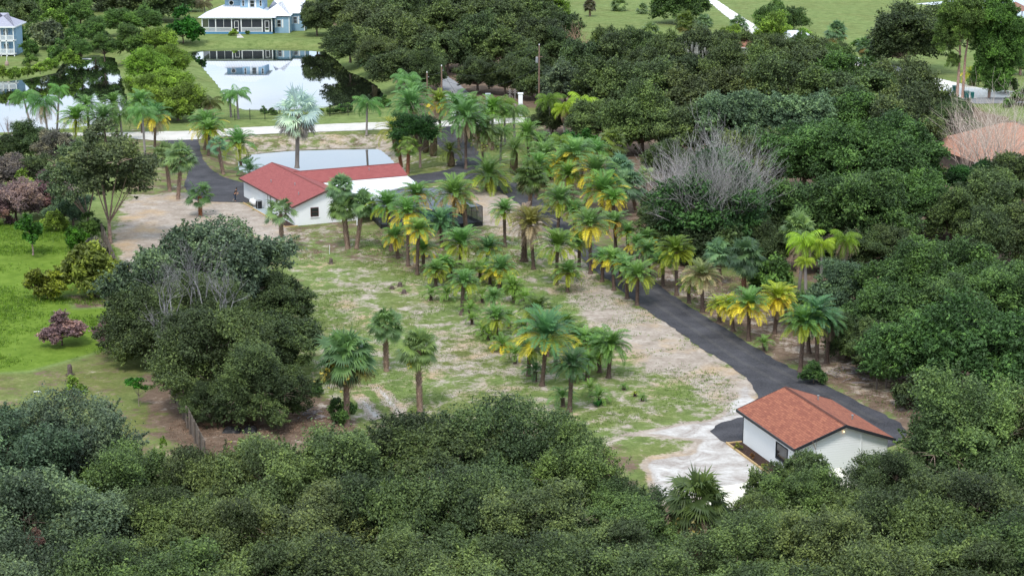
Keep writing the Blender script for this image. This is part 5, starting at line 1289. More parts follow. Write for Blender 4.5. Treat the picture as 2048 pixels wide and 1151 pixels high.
    for k in range(4):
        a_ = math.pi / 4 + k * math.pi / 2; cg.box(.43 * math.cos(a_) - .03, .43 * math.cos(a_) + .03, .43 * math.sin(a_) - .03, .43 * math.sin(a_) + .03, 0, .95)
    cg.build('casing', M['grey_metal'], ac)
    tk = empty('gas_tank', mx @ Vector((-wx - .80, 14.4, 0)), ang); tag(tk, 'White horizontal gas tank behind the air-conditioning unit', 'gas tank')
    m = MB(); pr = [(.02,-1.02),(.2,-.98),(.33,-.85),(.38,-.65),(.38,.65),(.33,.85),(.2,.98),(.02,1.02)]
    m.lathe(pr, 14); m.v = [(v[2] * .75, v[0], v[1] + .55) if False else (v[0], v[2], v[1] + .55) for v in m.v]; m.build('tank', M['trim_white'], tk, True)
    l = MB(); [l.box(-.2, .2, y - .06, y + .06, 0, .24) for y in (-.6, .6)]; l.build('feet', M['concrete'], tk)
    MB().lathe([(.09, .90), (.11, .93), (.10, 1.05), (.03, 1.08)], 8).build('valve_dome', M['trim_white'], tk)
    # screened pool cage
    cg = empty('pool_cage', (0, 0, 0)); tag(cg, 'Dark screened pool enclosure attached to white patio roof', 'pool enclosure')
    FR = Vector((-3.65, 236.1, 0)); BR = Vector((-9.3, 248.6, 0)); BL = Vector((-16.3, 245.4, 0)); BM = Vector((-17.6, 240.2, 0)); FL = Vector((-16.1, 234.6, 0)); FM = Vector((-9.5, 233.8, 0))
    ringp = [FL, FM, FR, BR, BL, BM]; H = 2.5
    fr = MB(); sc = MB(); kp = MB()
    for i, a in enumerate(ringp):
        b = ringp[(i + 1) % len(ringp)]; n = max(2, int((b - a).length / 1.7))
        for k in range(n):
            p = a.lerp(b, k / n); fr.tube([p, p + Vector((0, 0, H))], .04, 4)
        for z in (.5, H): fr.tube([a + Vector((0, 0, z)), b + Vector((0, 0, z))], .04, 4)
        if i != 4: sc.quad(a + Vector((0,0,.5)), b + Vector((0,0,.5)), b + Vector((0, 0, H)), a + Vector((0, 0, H))); kp.quad(a, b, b + Vector((0,0,.48)), a + Vector((0,0,.48)))
    fr.build('frame', M['black'], cg); sc.build('side_screen', M['screen'], cg); kp.build('kick_panel', M['black'], cg)
    top = [p + Vector((0, 0, H)) for p in ringp]; ctr = Vector((-11, 240.5, 3.3)); rs = MB(); rf = MB()
    for i in range(len(top)):
        rs.tri(top[i], top[(i + 1) % len(top)], ctr); rf.tube([top[i], ctr], .04, 4)
        mid = (top[i] + top[(i + 1) % len(top)]) / 2; rf.tube([mid, ctr], .03, 4)
    rs.build('roof_screen', M['screen_top'], cg); rf.build('roof_frame', M['black'], cg)
    dk = MB(); dk.slab([Vector((p.x, p.y, .08)) for p in ringp], .07); dk.build('deck', plain('grey_deck', (.10, .12, .14), .8), cg)
    pw = MB(); pc = [Vector((-12.5, 239.5, .10)), Vector((-7, 239, .10)), Vector((-8.3, 244, .10)), Vector((-13.5, 244.3, .10))]; pw.slab(pc, .01)
    pw.build('pool', glassmat('pool_water', (.03, .22, .24), .05), cg)
red_house()

# --- blue farmhouse
def hip(mb, x0, x1, y0, y1, z0, z1, inset=None):
    w = (y1 - y0) / 2; i = w if inset is None else inset; ym = (y0 + y1) / 2
    a, b, c, d = (x0, y0, z0), (x1, y0, z0), (x1, y1, z0), (x0, y1, z0); r0, r1 = (x0 + i, ym, z1), (x1 - i, ym, z1)
    n = len(mb.v); mb.v += [a, b, c, d, r0, r1]
    for f in ((0, 1, 5, 4), (1, 2, 5), (2, 3, 4, 5), (3, 0, 4), (3, 2, 1, 0)): mb.f.append(tuple(n + k for k in f)); mb.t.append(.5)
def shutters(par, x, y, z, h, dx):
    m = MB()
    for s in (-1, 1): m.box(x + s * dx - .16, x + s * dx + .16, y - .07, y - .003, z - h / 2, z + h / 2)
    m.build('shutters', M['trim_white'], par)
def farmhouse():
    b0 = spot(405, 68); s = ppm(b0); e = empty('blue_farmhouse', b0); tag(e, 'Pale blue farmhouse with white metal roofs and screened wraparound porch', 'house')
    X = lambda px: (px - 405) / s
    w = X(545)  # porch width
    m = MB(); m.box(1.0, w + 2.6, 3.2, 13, 0, 3.6); m.box(X(545) + .3, X(578), 1.8, 3.15, 0, 3.7); m.box(X(550), X(578), 3.16, 12, 0, 3.7); m.build('lower_walls', M['blue_wall'], e)
    MB().box(X(578) + .02, X(604), 6.5, 15, 0, 4.1).build('wing_wall', M['blue_wall'], e)
    up = MB(); up.box(X(446), X(478), 4.6, 11.5, 4.4, 7.5); up.box(X(478) + .01, X(524), 3.7, 11.5, 4.2, 7.5); up.build('upper_walls', M['blue_wall'], e)
    MB().box(0, w, 0, 3.15, 0, .45).build('porch_base', plain('blue_skirting', (.10, .26, .44), .8), e)
    r = MB(); hip(r, -.9, w + .9, -.6, 12.8, 3.75, 6.7, 6.6); roofpart(r, 'main_roof', M['standing_seam'], e)
    r = MB(); hip(r, X(445) - .6, X(525) + .7, 3.1, 12, 7.55, 9.6, 3.5); roofpart(r, 'upper_roof', M['standing_seam'], e)
    r = MB(); hip(r, X(520), X(581), 1.3, 12.5, 3.95, 7.0, 4.5); roofpart(r, 'side_roof', M['standing_seam'], e)
    r = MB(); r.slab([(X(556), 6.0, 4.2), (X(607), 6.0, 4.2), (X(601), 12, 6.6), (X(540), 12, 6.6)], .15); r.slab([(X(540), 12.02, 6.6), (X(601), 12.02, 6.6), (X(607), 17, 4.6), (X(556), 17, 4.6)], .15); roofpart(r, 'wing_roof', M['standing_seam'], e)
    post = MB(); xs = [405, 432, 464, 483, 525, 544]
    for px in xs: post.box(X(px) - .11, X(px) + .11, -.05, .17, .45, 3.65)
    for px in (418, 448, 504): post.box(X(px) - .04, X(px) + .04, .0, .08, 1.45, 3.4)
    post.box(0, w, -.03, .12, 3.4, 3.66); post.build('porch_posts', M['trim_white'], e)
    sc = MB(); rail = MB(); pick = MB()
    for i in range(len(xs) - 1):
        a, b = X(xs[i]) + .12, X(xs[i + 1]) - .12
        if xs[i] in (464, 525):
            sc.quad((a, .05, .5), (b, .05, .5), (b, .05, 3.4), (a, .05, 3.4))
            d = MB(); mid = (a + b) / 2
            for x0, x1, z0, z1 in ((mid - .5, mid - .4, .46, 3.0), (mid + .4, mid + .5, .46, 3.0), (mid - .4, mid + .4, 2.9, 3.0), (mid - .4, mid + .4, 1.4, 1.5), (mid - .4, mid + .4, .46, .9)): d.box(x0, x1, -.06, -.01, z0, z1)
            d.build('screen_door', M['trim_white'], e)
        else:
            sc.quad((a, .06, 1.5), (b, .06, 1.5), (b, .06, 3.4), (a, .06, 3.4))
            rail.box(a, b, .0, .10, 1.38, 1.50); rail.box(a, b, .0, .10, .50, .60)
            n = int((b - a) / .16)
            for k in range(n): pick.box(a + (k + .5) * (b - a) / n - .035, a + (k + .5) * (b - a) / n + .035, .02, .07, .60, 1.38)
    sc.build('porch_screens', M['screen_dark'], e); rl = rail.build('porch_railing', M['trim_white'], e); pick.build('balusters', M['trim_white'], rl)
    window(e, (X(502), 3.7, 6.55), 'x', 1.05, 1.6, M['trim_white'], -1); shutters(e, X(502), 3.7, 6.55, 1.8, .78)
    for px in (484, 519): window(e, (X(px), 3.7, 6.65), 'x', .55, 1.4, M['trim_white'], -1)
    o = MB(); o.lathe([(.45, 0), (.62, 0), (.62, .08), (.45, .08)], 18); o.v = [(v[0] + X(459), 4.6 - v[2] - .003, v[1] + 6.65) for v in o.v]; fr = o.build('round_window', M['trim_white'], e)
    o = MB(); o.lathe([(.01, 0), (.46, 0), (.46, .1), (.01, .1)], 18); o.v = [(v[0] + X(459), 4.6 - v[2] - .004, v[1] + 6.65) for v in o.v]; o.build('pane', M['glass'], fr)
    window(e, (X(557), 1.8, 2.2), 'x', .95, 1.7, M['trim_white'], -1); shutters(e, X(557), 1.8, 2.2, 1.9, .80)
    window(e, (X(585), 6.5, 2.5), 'x', .9, 1.6, M['trim_white'], -1); shutters(e, X(585), 6.5, 2.5, 1.8, .76)
    c = MB(); [c.box(x - .09, x + .09, y - .05, y - .003, 0, 3.6) for x, y in ((X(578) - .1, 1.8), (X(604) - .1, 6.5))]; c.build('corner_trim', M['trim_white'], e)
farmhouse()

def left_house():
    b0 = spot(-25, 113); s = ppm(b0); e = empty('balcony_house', b0); tag(e, 'Two-storey pale blue house with white balconies cut by left edge', 'house')
    w = 55 / s
    MB().box(0, w - 1.6, 2.0, 9, 0, 6.2).build('walls', M['blue_wall'], e)
    MB().box(w - 1.58, w - .2, 2.6, 8, 0, 5.9).build('walls', M['blue_wall'], e)
    r = MB(); hip(r, -.4, w + .4, -.5, 9.5, 6.2, 8.6, 4.2); roofpart(r, 'roof', M['lilac_roof'], e)
    f = MB(); f.box(-.4, w + .4, -.58, -.5, 6.0, 6.28); f.box(w + .4, w + .48, -.5, 9.4, 6.0, 6.28); f.build('fascia', M['trim_white'], e)
    d = MB(); d.box(0, w, 0, 1.98, .35, .5); d.box(0, w, 0, 1.98, 3.1, 3.35); d.build('balcony_decks', M['trim_white'], e)
    p = MB(); [p.box(x - .09, x + .09, 0, .18, 0, 6.0) for x in (.1, w * .5, w * .72, w - .1)]; p.build('posts', M['trim_white'], e)
    for z in (.5, 3.35):
        q = MB(); q.box(.2, w - .2, .04, .12, z + .95, z + 1.05); q.box(.2, w - .2, .04, .12, z + .05, z + .13)
        n = 40
        for k in range(n): q.box(.2 + (w - .4) * (k + .5) / n - .03, .2 + (w - .4) * (k + .5) / n + .03, .05, .10, z + .13, z + .95)
        q.build('railing', M['trim_white'], e)
    for z in (1.7, 4.7): window(e, (w * .62, 2.0, z), 'x', 1.0, 1.5, M['trim_white'], -1)
    MB().box(w * .3, w * .3 + .9, 1.93, 1.997, 3.4, 5.4).build('door', M['trim_white'], e)
left_house()

def hipped_house(px, py, w, d, rot, zr, ze, roofm, wallm, label, name):
    e = empty(name, spot(px, py), math.radians(rot)); tag(e, label, 'house')
    MB().box(-w / 2 + .5, w / 2 - .5, -d / 2 + .5, d / 2 - .5, 0, ze).build('walls', wallm, e)
    r = MB(); hip(r, -w / 2, w / 2, -d / 2, d / 2, ze, zr); roofpart(r, 'roof', roofm, e)
    f = MB(); f.box(-w / 2, w / 2, -d / 2 - .06, -d / 2 - .003, ze - .2, ze + .02); f.build('fascia', M['trim_white'], e)
    window(e, (-w * .2, -d / 2 + .5, 1.5), 'x', 1.2, 1.2, M['trim_white'], -1)
    window(e, (w * .2, -d / 2 + .5, 1.5), 'x', 1.2, 1.2, M['trim_white'], -1)
    return e
hipped_house(2012, 330, 19, 17, 14, 6.2, 2.3, M['shingle_pink'], M['old_wood'], 'Long pinkish shingle roof seen through the dry bamboo', 'pink_roofed_house')
coral = plain('coral_roof_tiles', (.36, .16, .12), .8, .5, 3)
hh = hipped_house(1500, 114, 14, 11, -12, 4.2, 2.6, M['shingle_pink'], M['white_wall'], 'Coral-roofed white house buried in the trees beside sand road', 'coral_roofed_house')
hh.children[1].data.materials[0] = coral
h2 = hipped_house(1588, 98, 9, 6, 5, 4.0, 2.5, M['tin'], M['white_wall'], 'Whitish roofed shed right of the coral-roofed house', 'pale_roofed_shed'); h2['category'] = 'shed'

def gazebo():
    b0 = spot(2028, 58, 0); s = ppm(b0); e = empty('gazebo', b0); tag(e, 'Brown-roofed gazebo on timber stilts by the lake', 'gazebo')
    hw = 25 / s; fl = 1.8; H = 4.4
    r = MB(); n = len(r.v); r.v += [(-hw * 1.3, -hw, H), (hw * 1.3, -hw, H), (hw * 1.3, hw, H), (-hw * 1.3, hw, H), (0, 0, H + 2)]; r.f += [(0,1,4),(1,2,4),(2,3,4),(3,0,4),(3,2,1,0)]; r.t += [.5] * 5
    r.build('roof', plain('brown_roof', (.24, .13, .10), .9, .2, 3), e)
    p = MB(); [p.box(x - .1, x + .1, y - .1, y + .1, 0, H) for x in (-hw, -hw * .33, hw * .33, hw) for y in (-hw * .9, hw * .9)]; p.build('posts', M['old_wood'], e)
    MB().box(-hw * 1.1, hw * 1.1, -hw, hw, fl - .2, fl).build('deck', M['old_wood'], e)
    q = MB(); q.box(-hw, hw, -hw * .93, -hw * .87, fl + .9, fl + 1.0); n = 30
    for k in range(n): q.box(-hw + 2 * hw * k / n, -hw + 2 * hw * k / n + .07, -hw * .92, -hw * .88, fl, fl + .9)
    q.build('railing', M['old_wood'], e)
gazebo()

# ---------------------------------------------------------------- fences, poles, gate
def iron_fence():
    e = empty('iron_fence', (0, 0, 0)); tag(e, 'Black iron picket fence along bank of the big pond', 'fence')
    pts = [spot(*q) for q in ((426, 240), (470, 241), (560, 238), (660, 233), (768, 228))]; H = 1.75
    rails = MB(); pk = MB(); n_post = 0
    for a, b in zip(pts, pts[1:]):
        for z in (.2, H - .25, H - .05): rails.tube([a + Vector((0, 0, z)), b + Vector((0, 0, z))], .022, 4)
        L = (b - a).length; n = int(L / .16)
        for k in range(n): p = a.lerp(b, k / n); pk.tube([p + Vector((0, 0, .1)), p + Vector((0, 0, H))], .010, 3)
        n = int(L / 2.4)
        for k in range(n): p = a.lerp(b, k / n); MB().box(p.x - .05, p.x + .05, p.y - .05, p.y + .05, 0, H + .15).build('post', M['black'], e)
    r = rails.build('rails', M['black'], e); pk.build('pickets', M['black'], e)
iron_fence()
def board_fence():
    e = empty('wooden_fence', (0, 0, 0)); tag(e, 'Weathered board fence running under the left oak clump', 'fence')
    pts = [spot(*q) for q in ((206, 478), (222, 520), (300, 700), (352, 805), (383, 868), (412, 925))]; rg = rnd(8)
    for a, b in zip(pts, pts[1:]):
        d = (b - a); L = d.length; d.normalize(); nn = Vector((-d.y, d.x, 0)); n = int(L / .16); m = MB()
        for k in range(n):
            p = a + d * (k * .16); h = 1.8 + rg.uniform(-.05, .05); o = nn * rg.uniform(-.01, .01); q = p + d * .14
            if rg.random() < .02: continue
            m.slab([p + o + Vector((0,0,h)), q + o + Vector((0,0,h)), q + o + nn * .03 + Vector((0,0,h)), p + o + nn * .03 + Vector((0,0,h))], h)
        m.build('board_panel', M['old_wood'], e)
        for k in range(int(L / 2.5) + 1):
            p = a + d * min(L, k * 2.5) - nn * .12; MB().box(p.x - .06, p.x + .06, p.y - .06, p.y + .06, 0, 1.95).build('post', M['old_wood'], e)
board_fence()
def pole(base, top, label, transf=False):
    b = spot(*base); H = rise(base[0], base[1], top); e = empty('utility_pole', b); tag(e, label, 'utility pole', 'utility poles by the driveway')
    MB().tube([(0, 0, 0), (0, 0, H)], [.17, .11], 8).build('pole', M['pole_wood'], e)
    MB().lathe([(.03, H), (.09, H + .05), (.09, H + .22), (.04, H + .26)], 8).build('insulator', M['trim_white'], e)
    if transf:
        MB().lathe([(.05, H - 3.0), (.24, H - 2.95), (.24, H - 2.1), (.1, H - 1.95)], 10, -.38, 0).build('transformer', M['grey_metal'], e)
        MB().box(-.6, .6, -.05, .05, H - 2.0, H - 1.88).build('crossarm', M['pole_wood'], e)
    else: MB().box(-.05, .35, -.04, .04, H - .7, H - .6).build('bracket', M['grey_metal'], e)
    return Vector((b.x, b.y, H))
pA = pole((884, 238), 133, 'Reddish utility pole rising behind the golden palm'); pB = pole((855, 246), 146, 'Shorter thin utility pole left of reddish pole'); pC = pole((1078, 215), 91, 'Grey utility pole with transformer before the oak wood', True)
def wire(a, b, sag, label, g='overhead wires'):
    m = MB(); m.tube([a.lerp(b, t / 14) - Vector((0, 0, sag * 4 * (t / 14) * (1 - t / 14))) for t in range(15)], .022, 4)
    tag(m.build('overhead_wire', M['dark_trim']), label, 'wire', g)
wire(pA - Vector((0, 0, .6)), pC + Vector((0, 0, -.1)), 2.6, 'Upper sagging wire between reddish and grey poles')
wire(pA - Vector((0, 0, 2.2)), pC - Vector((0, 0, 3.6)), 2.2, 'Lower sagging wire between reddish and grey poles')
wire(pB - Vector((0, 0, .2)), pA - Vector((0, 0, .9)), .2, 'Short wire joining the two left poles')
wire(pA - Vector((0, 0, .7)), spot(935, 215, 1.5), .3, 'Taut stay wire running down from reddish pole')
def pillar(px, py, top, label, mark=False, rust=True, wall='white_wall'):
    b = spot(px, py); H = rise(px, py, top); e = empty('gate_pillar', b); tag(e, label, 'gatepost', 'white gateposts')
    MB().box(-.36, .36, -.36, .36, 0, H - .15).build('shaft', M[wall], e)
    m = MB(); m.box(-.46, .46, -.46, .46, H - .15, H); m.build('cap', plain('rust_cap', (.33, .13, .10), .8) if rust else M[wall], e)
    if mark:
        k = MB(); y = -.38
        k.slab([(-.16, y, H - .95), (-.08, y, H - .95), (.02, y, H - .40), (-.05, y, H - .40)], .001) if False else None
        def bar(x0, z0, x1, z1, w):
            dx, dz = x1 - x0, z1 - z0; l = math.hypot(dx, dz); nx, nz = -dz / l * w, dx / l * w; n = len(k.v)
            pts = [(x0 - nx, z0 - nz), (x1 - nx, z1 - nz), (x1 + nx, z1 + nz), (x0 + nx, z0 + nz)]
            k.v += [(a, y, c) for a, c in pts] + [(a, y + .018, c) for a, c in pts]
            for q in ((0,1,2,3),(7,6,5,4),(0,4,5,1),(1,5,6,2),(2,6,7,3),(3,7,4,0)): k.f.append(tuple(n + i for i in q)); k.t.append(.5)
        bar(-.15, H - 1.05, -.01, H - .42, .035); bar(.15, H - 1.05, .01, H - .42, .035); bar(-.1, H - .86, .1, H - .86, .03)
        for i in range(12):
            a = 2 * math.pi * i / 12; a2 = 2 * math.pi * (i + 1) / 12; bar(.12 * math.cos(a), H - 1.42 + .09 * math.sin(a), .12 * math.cos(a2), H - 1.42 + .09 * math.sin(a2), .06)
        k.build('emblem', M['black'], e)
        MB().lathe([(.05, H), (.05, H + .5), (.02, H + .55)], 6).build('finial', M['black'], e)
pillar(905, 232, 189, 'White gatepost with dark emblem beside upper driveway', True)
pillar(976, 225, 187, 'Plain grey gatepost among palm tops, middle one', rust=False, wall='concrete')
pillar(1041, 232, 186, 'White gatepost beside the wrought iron gate', rust=False)
pillar(415, 240, 218, 'White gatepost at left end of iron fence', rust=False)
def iron_gate():
    b = spot(1027, 234); e = empty('iron_gate', b); tag(e, 'Ornate pale wrought iron gate with scrolls and finials', 'gate'); m = MB(); s = ppm(b); H = rise(1027, 234, 178)
    pm = plain('weathered_iron', (.35, .32, .31), .6)
    for x in (-.6, .25): m.tube([(x, 0, 0), (x, 0, H)], .05, 5); m.tube([(x - .35, 0, H - .7), (x, 0, H - .45), (x + .35, 0, H - .7)], .03, 4); m.tube([(x - .25, 0, H - .3), (x, 0, H - .1), (x + .25, 0, H - .3)], .03, 4)
    for k in range(16): a = 2 * math.pi * k / 16; a2 = a + 2 * math.pi / 16; m.tube([(-.6 + .42 * math.cos(a), 0, H - 1.4 + .42 * math.sin(a)), (-.6 + .42 * math.cos(a2), 0, H - 1.4 + .42 * math.sin(a2))], .03, 4)
    for z in (.4, 1.5, 2.2): m.tube([(-1.6, 0, z), (1.6, 0, z)], .03, 4)
    for k in range(14): x = -1.55 + k * .24; m.tube([(x, 0, .2), (x, 0, 2.4)], .018, 3)
    m.build('gate_leaf', pm, e)
iron_gate()
# posts under the right-hand trees
for px, py, t, l in ((1753, 778, 750, 'Pale timber fence post at dark tree line, left of two'), (1772, 776, 752, 'Pale timber fence post at dark tree line, right of two')):
    b = spot(px, py); H = rise(px, py, t); e = MB().tube([(0, 0, 0), (0, 0, H)], [.085, .075], 8).build('fence_post', M['old_wood']); e.location = b; tag(e, l, 'post', 'posts at the tree line')

# ---------------------------------------------------------------- small things
def stump(px, py, r, h, label, sp=False):
    b = spot(px, py); rg = rnd(int(px)); e = empty('tree_stump', b); tag(e, label, 'stump')
    m = MB(); m.lathe([(r * 1.4, 0), (r * 1.05, h * .25), (r, h * .8), (r * .8, h), (r * .3, h * .93)], 9)
    m.v = [(x + rg.uniform(-.1, .1) * r, y + rg.uniform(-.1, .1) * r, z + rg.uniform(-.06, .06) * h) for x, y, z in m.v]; m.build('stem', M['bark'], e, color=(.13, .10, .09))
    k = MB(); [k.tube([(0, 0, .05), (1.6 * r * math.cos(a), 1.6 * r * math.sin(a), .10), (2.6 * r * math.cos(a), 2.6 * r * math.sin(a), -.02)], [r * .3, r * .2, r * .08], 5) for a in (.3, 1.7, 2.9, 4.1, 5.3)]
    k.build('roots', M['bark'], e, color=(.11, .08, .07))
stump(140, 750, .22, 1.0, 'Grey broken stump standing on the mown left lawn')
stump(784, 577, .20, .32, 'Low dark stump, left one of three in bare patch')
stump(800, 572, .22, .45, 'Dark stump, top one of three in bare patch')
stump(808, 586, .22, .40, 'Dark stump, nearest of three in bare patch')
stump(662, 527, .20, .6, 'Small weathered stump below the pair of sabals')
def heap():
    b = spot(478, 862); e = empty('black_heap', b); tag(e, 'Crumpled black plastic heap under the left oak clump', 'heap'); rg = rnd(3)
    for cx, w, h in ((-.6, .75, .38), (.9, .60, .50)):
        m = MB(); n = 10; g = [[(cx + w * (2 * i / n - 1) , .55 * (2 * j / n - 1), 0 if i in (0, n) or j in (0, n) else h * max(.05, 1 - (2 * i / n - 1) ** 2) ** .5 * rg.uniform(.5, 1)) for i in range(n + 1)] for j in range(n + 1)]
        for j in range(n):
            for i in range(n): m.quad(g[j][i], g[j][i+1], g[j+1][i+1], g[j+1][i])
        m.build('plastic_sheet', M['black'], e)
heap()
def debris(px, py, n, L, col, label, seed, name='brush_pile', cat='brush pile'):
    b = spot(px, py); rg = rnd(seed); m = MB()
    for i in range(n):
        a = rg.uniform(0, 6.28); p = Vector((rg.gauss(0, L * .5), rg.gauss(0, L * .4), rg.uniform(.03, .2))); d = Vector((math.cos(a), math.sin(a), rg.uniform(-.05, .2))) * rg.uniform(.3, 1) * L * .6
        m.tube([p, p + d * .5 + Vector((0, 0, .08)), p + d], [.05, .035, .015], 4, rg.random(), False)
    o = m.build(name, M['bark'], color=col); o.location = b; tag(o, label, cat)
debris(625, 832, 26, 1.6, (.24, .22, .23), 'Grey stick pile left of skirted sabal palm', 1)
debris(490, 887, 14, 1.0, (.28, .30, .06), 'Fallen yellow-green palm frond below black heap', 2, 'fallen_frond', 'frond')
debris(1466, 600, 30, 2.6, (.40, .37, .36), 'Scattered pale dead branches behind straw-coloured palm', 3)
debris(1700, 745, 40, 3.2, (.20, .18, .18), 'Grey branch litter under the dark trees', 4)
def bin_(px, py, w, h, label, col=None):
    b = spot(px, py); e = empty('wheelie_bin', b); tag(e, label, 'bin', 'green bins by the grey road')
    m = MB(); n = len(m.v); a, c = w * .4, w * .5
    m.v += [(-a,-a,.08),(a,-a,.08),(a,a,.08),(-a,a,.08),(-c,-c,h),(c,-c,h),(c,c,h),(-c,c,h)]
    for q in ((0,3,2,1),(4,5,6,7),(0,1,5,4),(1,2,6,5),(2,3,7,6),(3,0,4,7)): m.f.append(tuple(n + i for i in q)); m.t.append(.5)
    m.build('body', M['green_bin'], e); MB().slab([(-c*1.08,-c*1.1,h+.06),(c*1.08,-c*1.1,h+.06),(c*1.08,c*1.1,h+.14),(-c*1.08,c*1.1,h+.14)], .05).build('lid', M['green_bin'], e)
    for s in (-1, 1):
        k = MB(); k.lathe([(.02,-.04),(.11,-.04),(.11,.04),(.02,.04)], 10); k.v = [(v[2] + s * (a + .06), v[0] + a, v[1] + .11) for v in k.v]; k.build('wheel', M['black'], e)
bin_(1910, 187, .95, 1.3, 'Tall green bin standing left of pink eucalyptus trunks'); bin_(1933, 197, .85, 1.2, 'Teal bin just right of pink eucalyptus trunks'); bin_(1944, 198, .6, 1.1, 'Narrow dark bin rightmost beside the grey road')
b = spot(172, 118, WL); o = MB().box(-1.1, 1.1, -.18, .18, -.02, .10).build('floating_board', M['trim_white']); o.location = b; tag(o, 'White board floating on the dark left pond', 'board')
b = spot(14, 131); e = empty('flagpole', b); tag(e, 'Thin white flagpole on left lawn before balcony house', 'flagpole')
MB().tube([(0, 0, 0), (0, 0, 7)], .04, 6).build('pole', M['trim_white'], e); MB().lathe([(.35, 0), (.42, .3), (.30, .75), (.12, .95)], 10).build('base', plain('stone', (.35, .26, .22), .9), e)
b = spot(75, 784); o = MB().tube([(-.35, 0, .05), (0, .05, .07), (.35, -.02, .05)], .05, 6).build('white_pipe', M['trim_white']); o.location = b; tag(o, 'Short white pipe lying on the mown left lawn', 'pipe')
b = spot(659, 508); o = MB().tube([(0, 0, 0), (.04, 0, 1.1)], .03, 5).build('stake', M['trim_white']); o.location = b; tag(o, 'Thin white stake in grass below white gable wall', 'stake')
b = spot(583, 50); e = empty('lamp_post', b); tag(e, 'White garden lamp post beside the blue farmhouse wing', 'lamp post')
MB().tube([(0, 0, 0), (0, 0, 2.2)], .06, 6).build('post', M['trim_white'], e); MB().lathe([(.08, 2.2), (.17, 2.3), (.2, 2.6), (.05, 2.75)], 8).build('lantern', M['trim_white'], e)
b = spot(1197, 812); rg = rnd(2); m = MB()
for i in range(16):
    a = rg.uniform(0, 6.28); el = rg.uniform(.2, 1.3); d = Vector((math.cos(a) * math.cos(el), math.sin(a) * math.cos(el), math.sin(el))); s_ = Vector((-math.sin(a), math.cos(a), 0)) * .14
    m.quad((0, 0, 0), tuple(d * .35 + s_), tuple(d * .75), tuple(d * .35 - s_), rg.random())
o = m.build('weed', M['frond'], color=(.03, .12, .03)); o.location = b; tag(o, 'Dark broad-leaved weed near the foremost wispy palm', 'weed')

# person by the gas tank, leaning over a long tool
def person():
    b = spot(470, 402); e = empty('person', b, math.radians(-20)); tag(e, 'Person in black shirt and jeans leaning beside white gas tank', 'person')
    def skin(name, verts, edges, mat, root=0, lv=2):
        me = bpy.data.meshes.new(name); me.from_pydata([v[:3] for v in verts], edges, []); me.update()
        o = bpy.data.objects.new(name, me); link(o, e); sm = o.modifiers.new('skin', 'SKIN'); sm.use_smooth_shade = True
        for i, v in enumerate(verts): me.skin_vertices[0].data[i].radius = (v[3], v[3] * (v[4] if len(v) > 4 else 1))
        me.skin_vertices[0].data[root].use_root = True
        ss = o.modifiers.new('sub', 'SUBSURF'); ss.levels = lv; ss.render_levels = lv; me.materials.append(mat); return o
    V = [(0,0,.95,.14,.8),(.05,0,1.12,.14,.7),(.14,0,1.35,.16,.65),(.20,0,1.47,.09),(.25,0,1.55,.055),
         (.16,.17,1.41,.06),(.22,.22,1.17,.045),(.40,.16,1.02,.035),(.47,.13,1.0,.03),
         (.16,-.17,1.41,.06),(.20,-.22,1.17,.045),(.38,-.15,1.05,.035),(.45,-.12,1.03,.03),
         (0,.09,.88,.095),(.03,.10,.48,.06),(-.02,.11,.08,.045),(.12,.12,.03,.04),
         (0,-.09,.88,.095),(.06,-.10,.48,.06),(.03,-.11,.08,.045),(.17,-.12,.03,.04),
         (.30,0,1.66,.095),(.33,0,1.75,.085)]
    E_ = [(0,1),(1,2),(2,3),(3,4),(2,5),(5,6),(6,7),(7,8),(2,9),(9,10),(10,11),(11,12),(0,13),(13,14),(14,15),(15,16),(0,17),(17,18),(18,19),(19,20),(4,21),(21,22)]
    skin('body', V, E_, M['skin'])
    sh = [(0,0,.97,.155,.85),(.05,0,1.12,.155,.75),(.14,0,1.35,.175,.7),(.19,0,1.45,.10),(.16,.17,1.41,.078),(.20,.21,1.24,.066),(.16,-.17,1.41,.078),(.19,-.21,1.24,.066)]
    skin('shirt', sh, [(0,1),(1,2),(2,3),(2,4),(4,5),(2,6),(6,7)], M['black'])
    tr = [(0,0,.95,.15,.85),(0,.09,.86,.11),(.03,.10,.48,.075),(-.02,.11,.10,.06),(0,-.09,.86,.11),(.06,-.10,.48,.075),(.03,-.11,.10,.06)]
    skin('trousers', tr, [(0,1),(1,2),(2,3),(0,4),(4,5),(5,6)], M['jeans'])
    h = MB(); rg = rnd(1)
    h.lathe([(.03, 1.60), (.10, 1.66), (.108, 1.74), (.09, 1.80), (.03, 1.84)], 12, .30, 0); h.build('hair', plain('dark_hair', (.02, .014, .01), .6), e, True)
    for sy in (1, -1):
        f = MB()
        for k in range(5):
            z = (1.0 if sy == 1 else 1.03); f.tube([(.48, sy * .125, z), (.53, sy * (.10 + .018 * k), z - .02), (.535, sy * (.10 + .018 * k), z - .06)], .009, 5)
        f.build('hand', M['skin'], e)
    t = empty('garden_tool', b, math.radians(-20)); tag(t, 'Long thin pole tool held by the person', 'tool')
    MB().tube([(-.35, .13, .05), (.55, .10, 1.25)], .022, 6).build('shaft', M['timber'], t); MB().box(-.45, -.28, .03, .23, .0, .05).build('head', M['grey_metal'], t)
person()

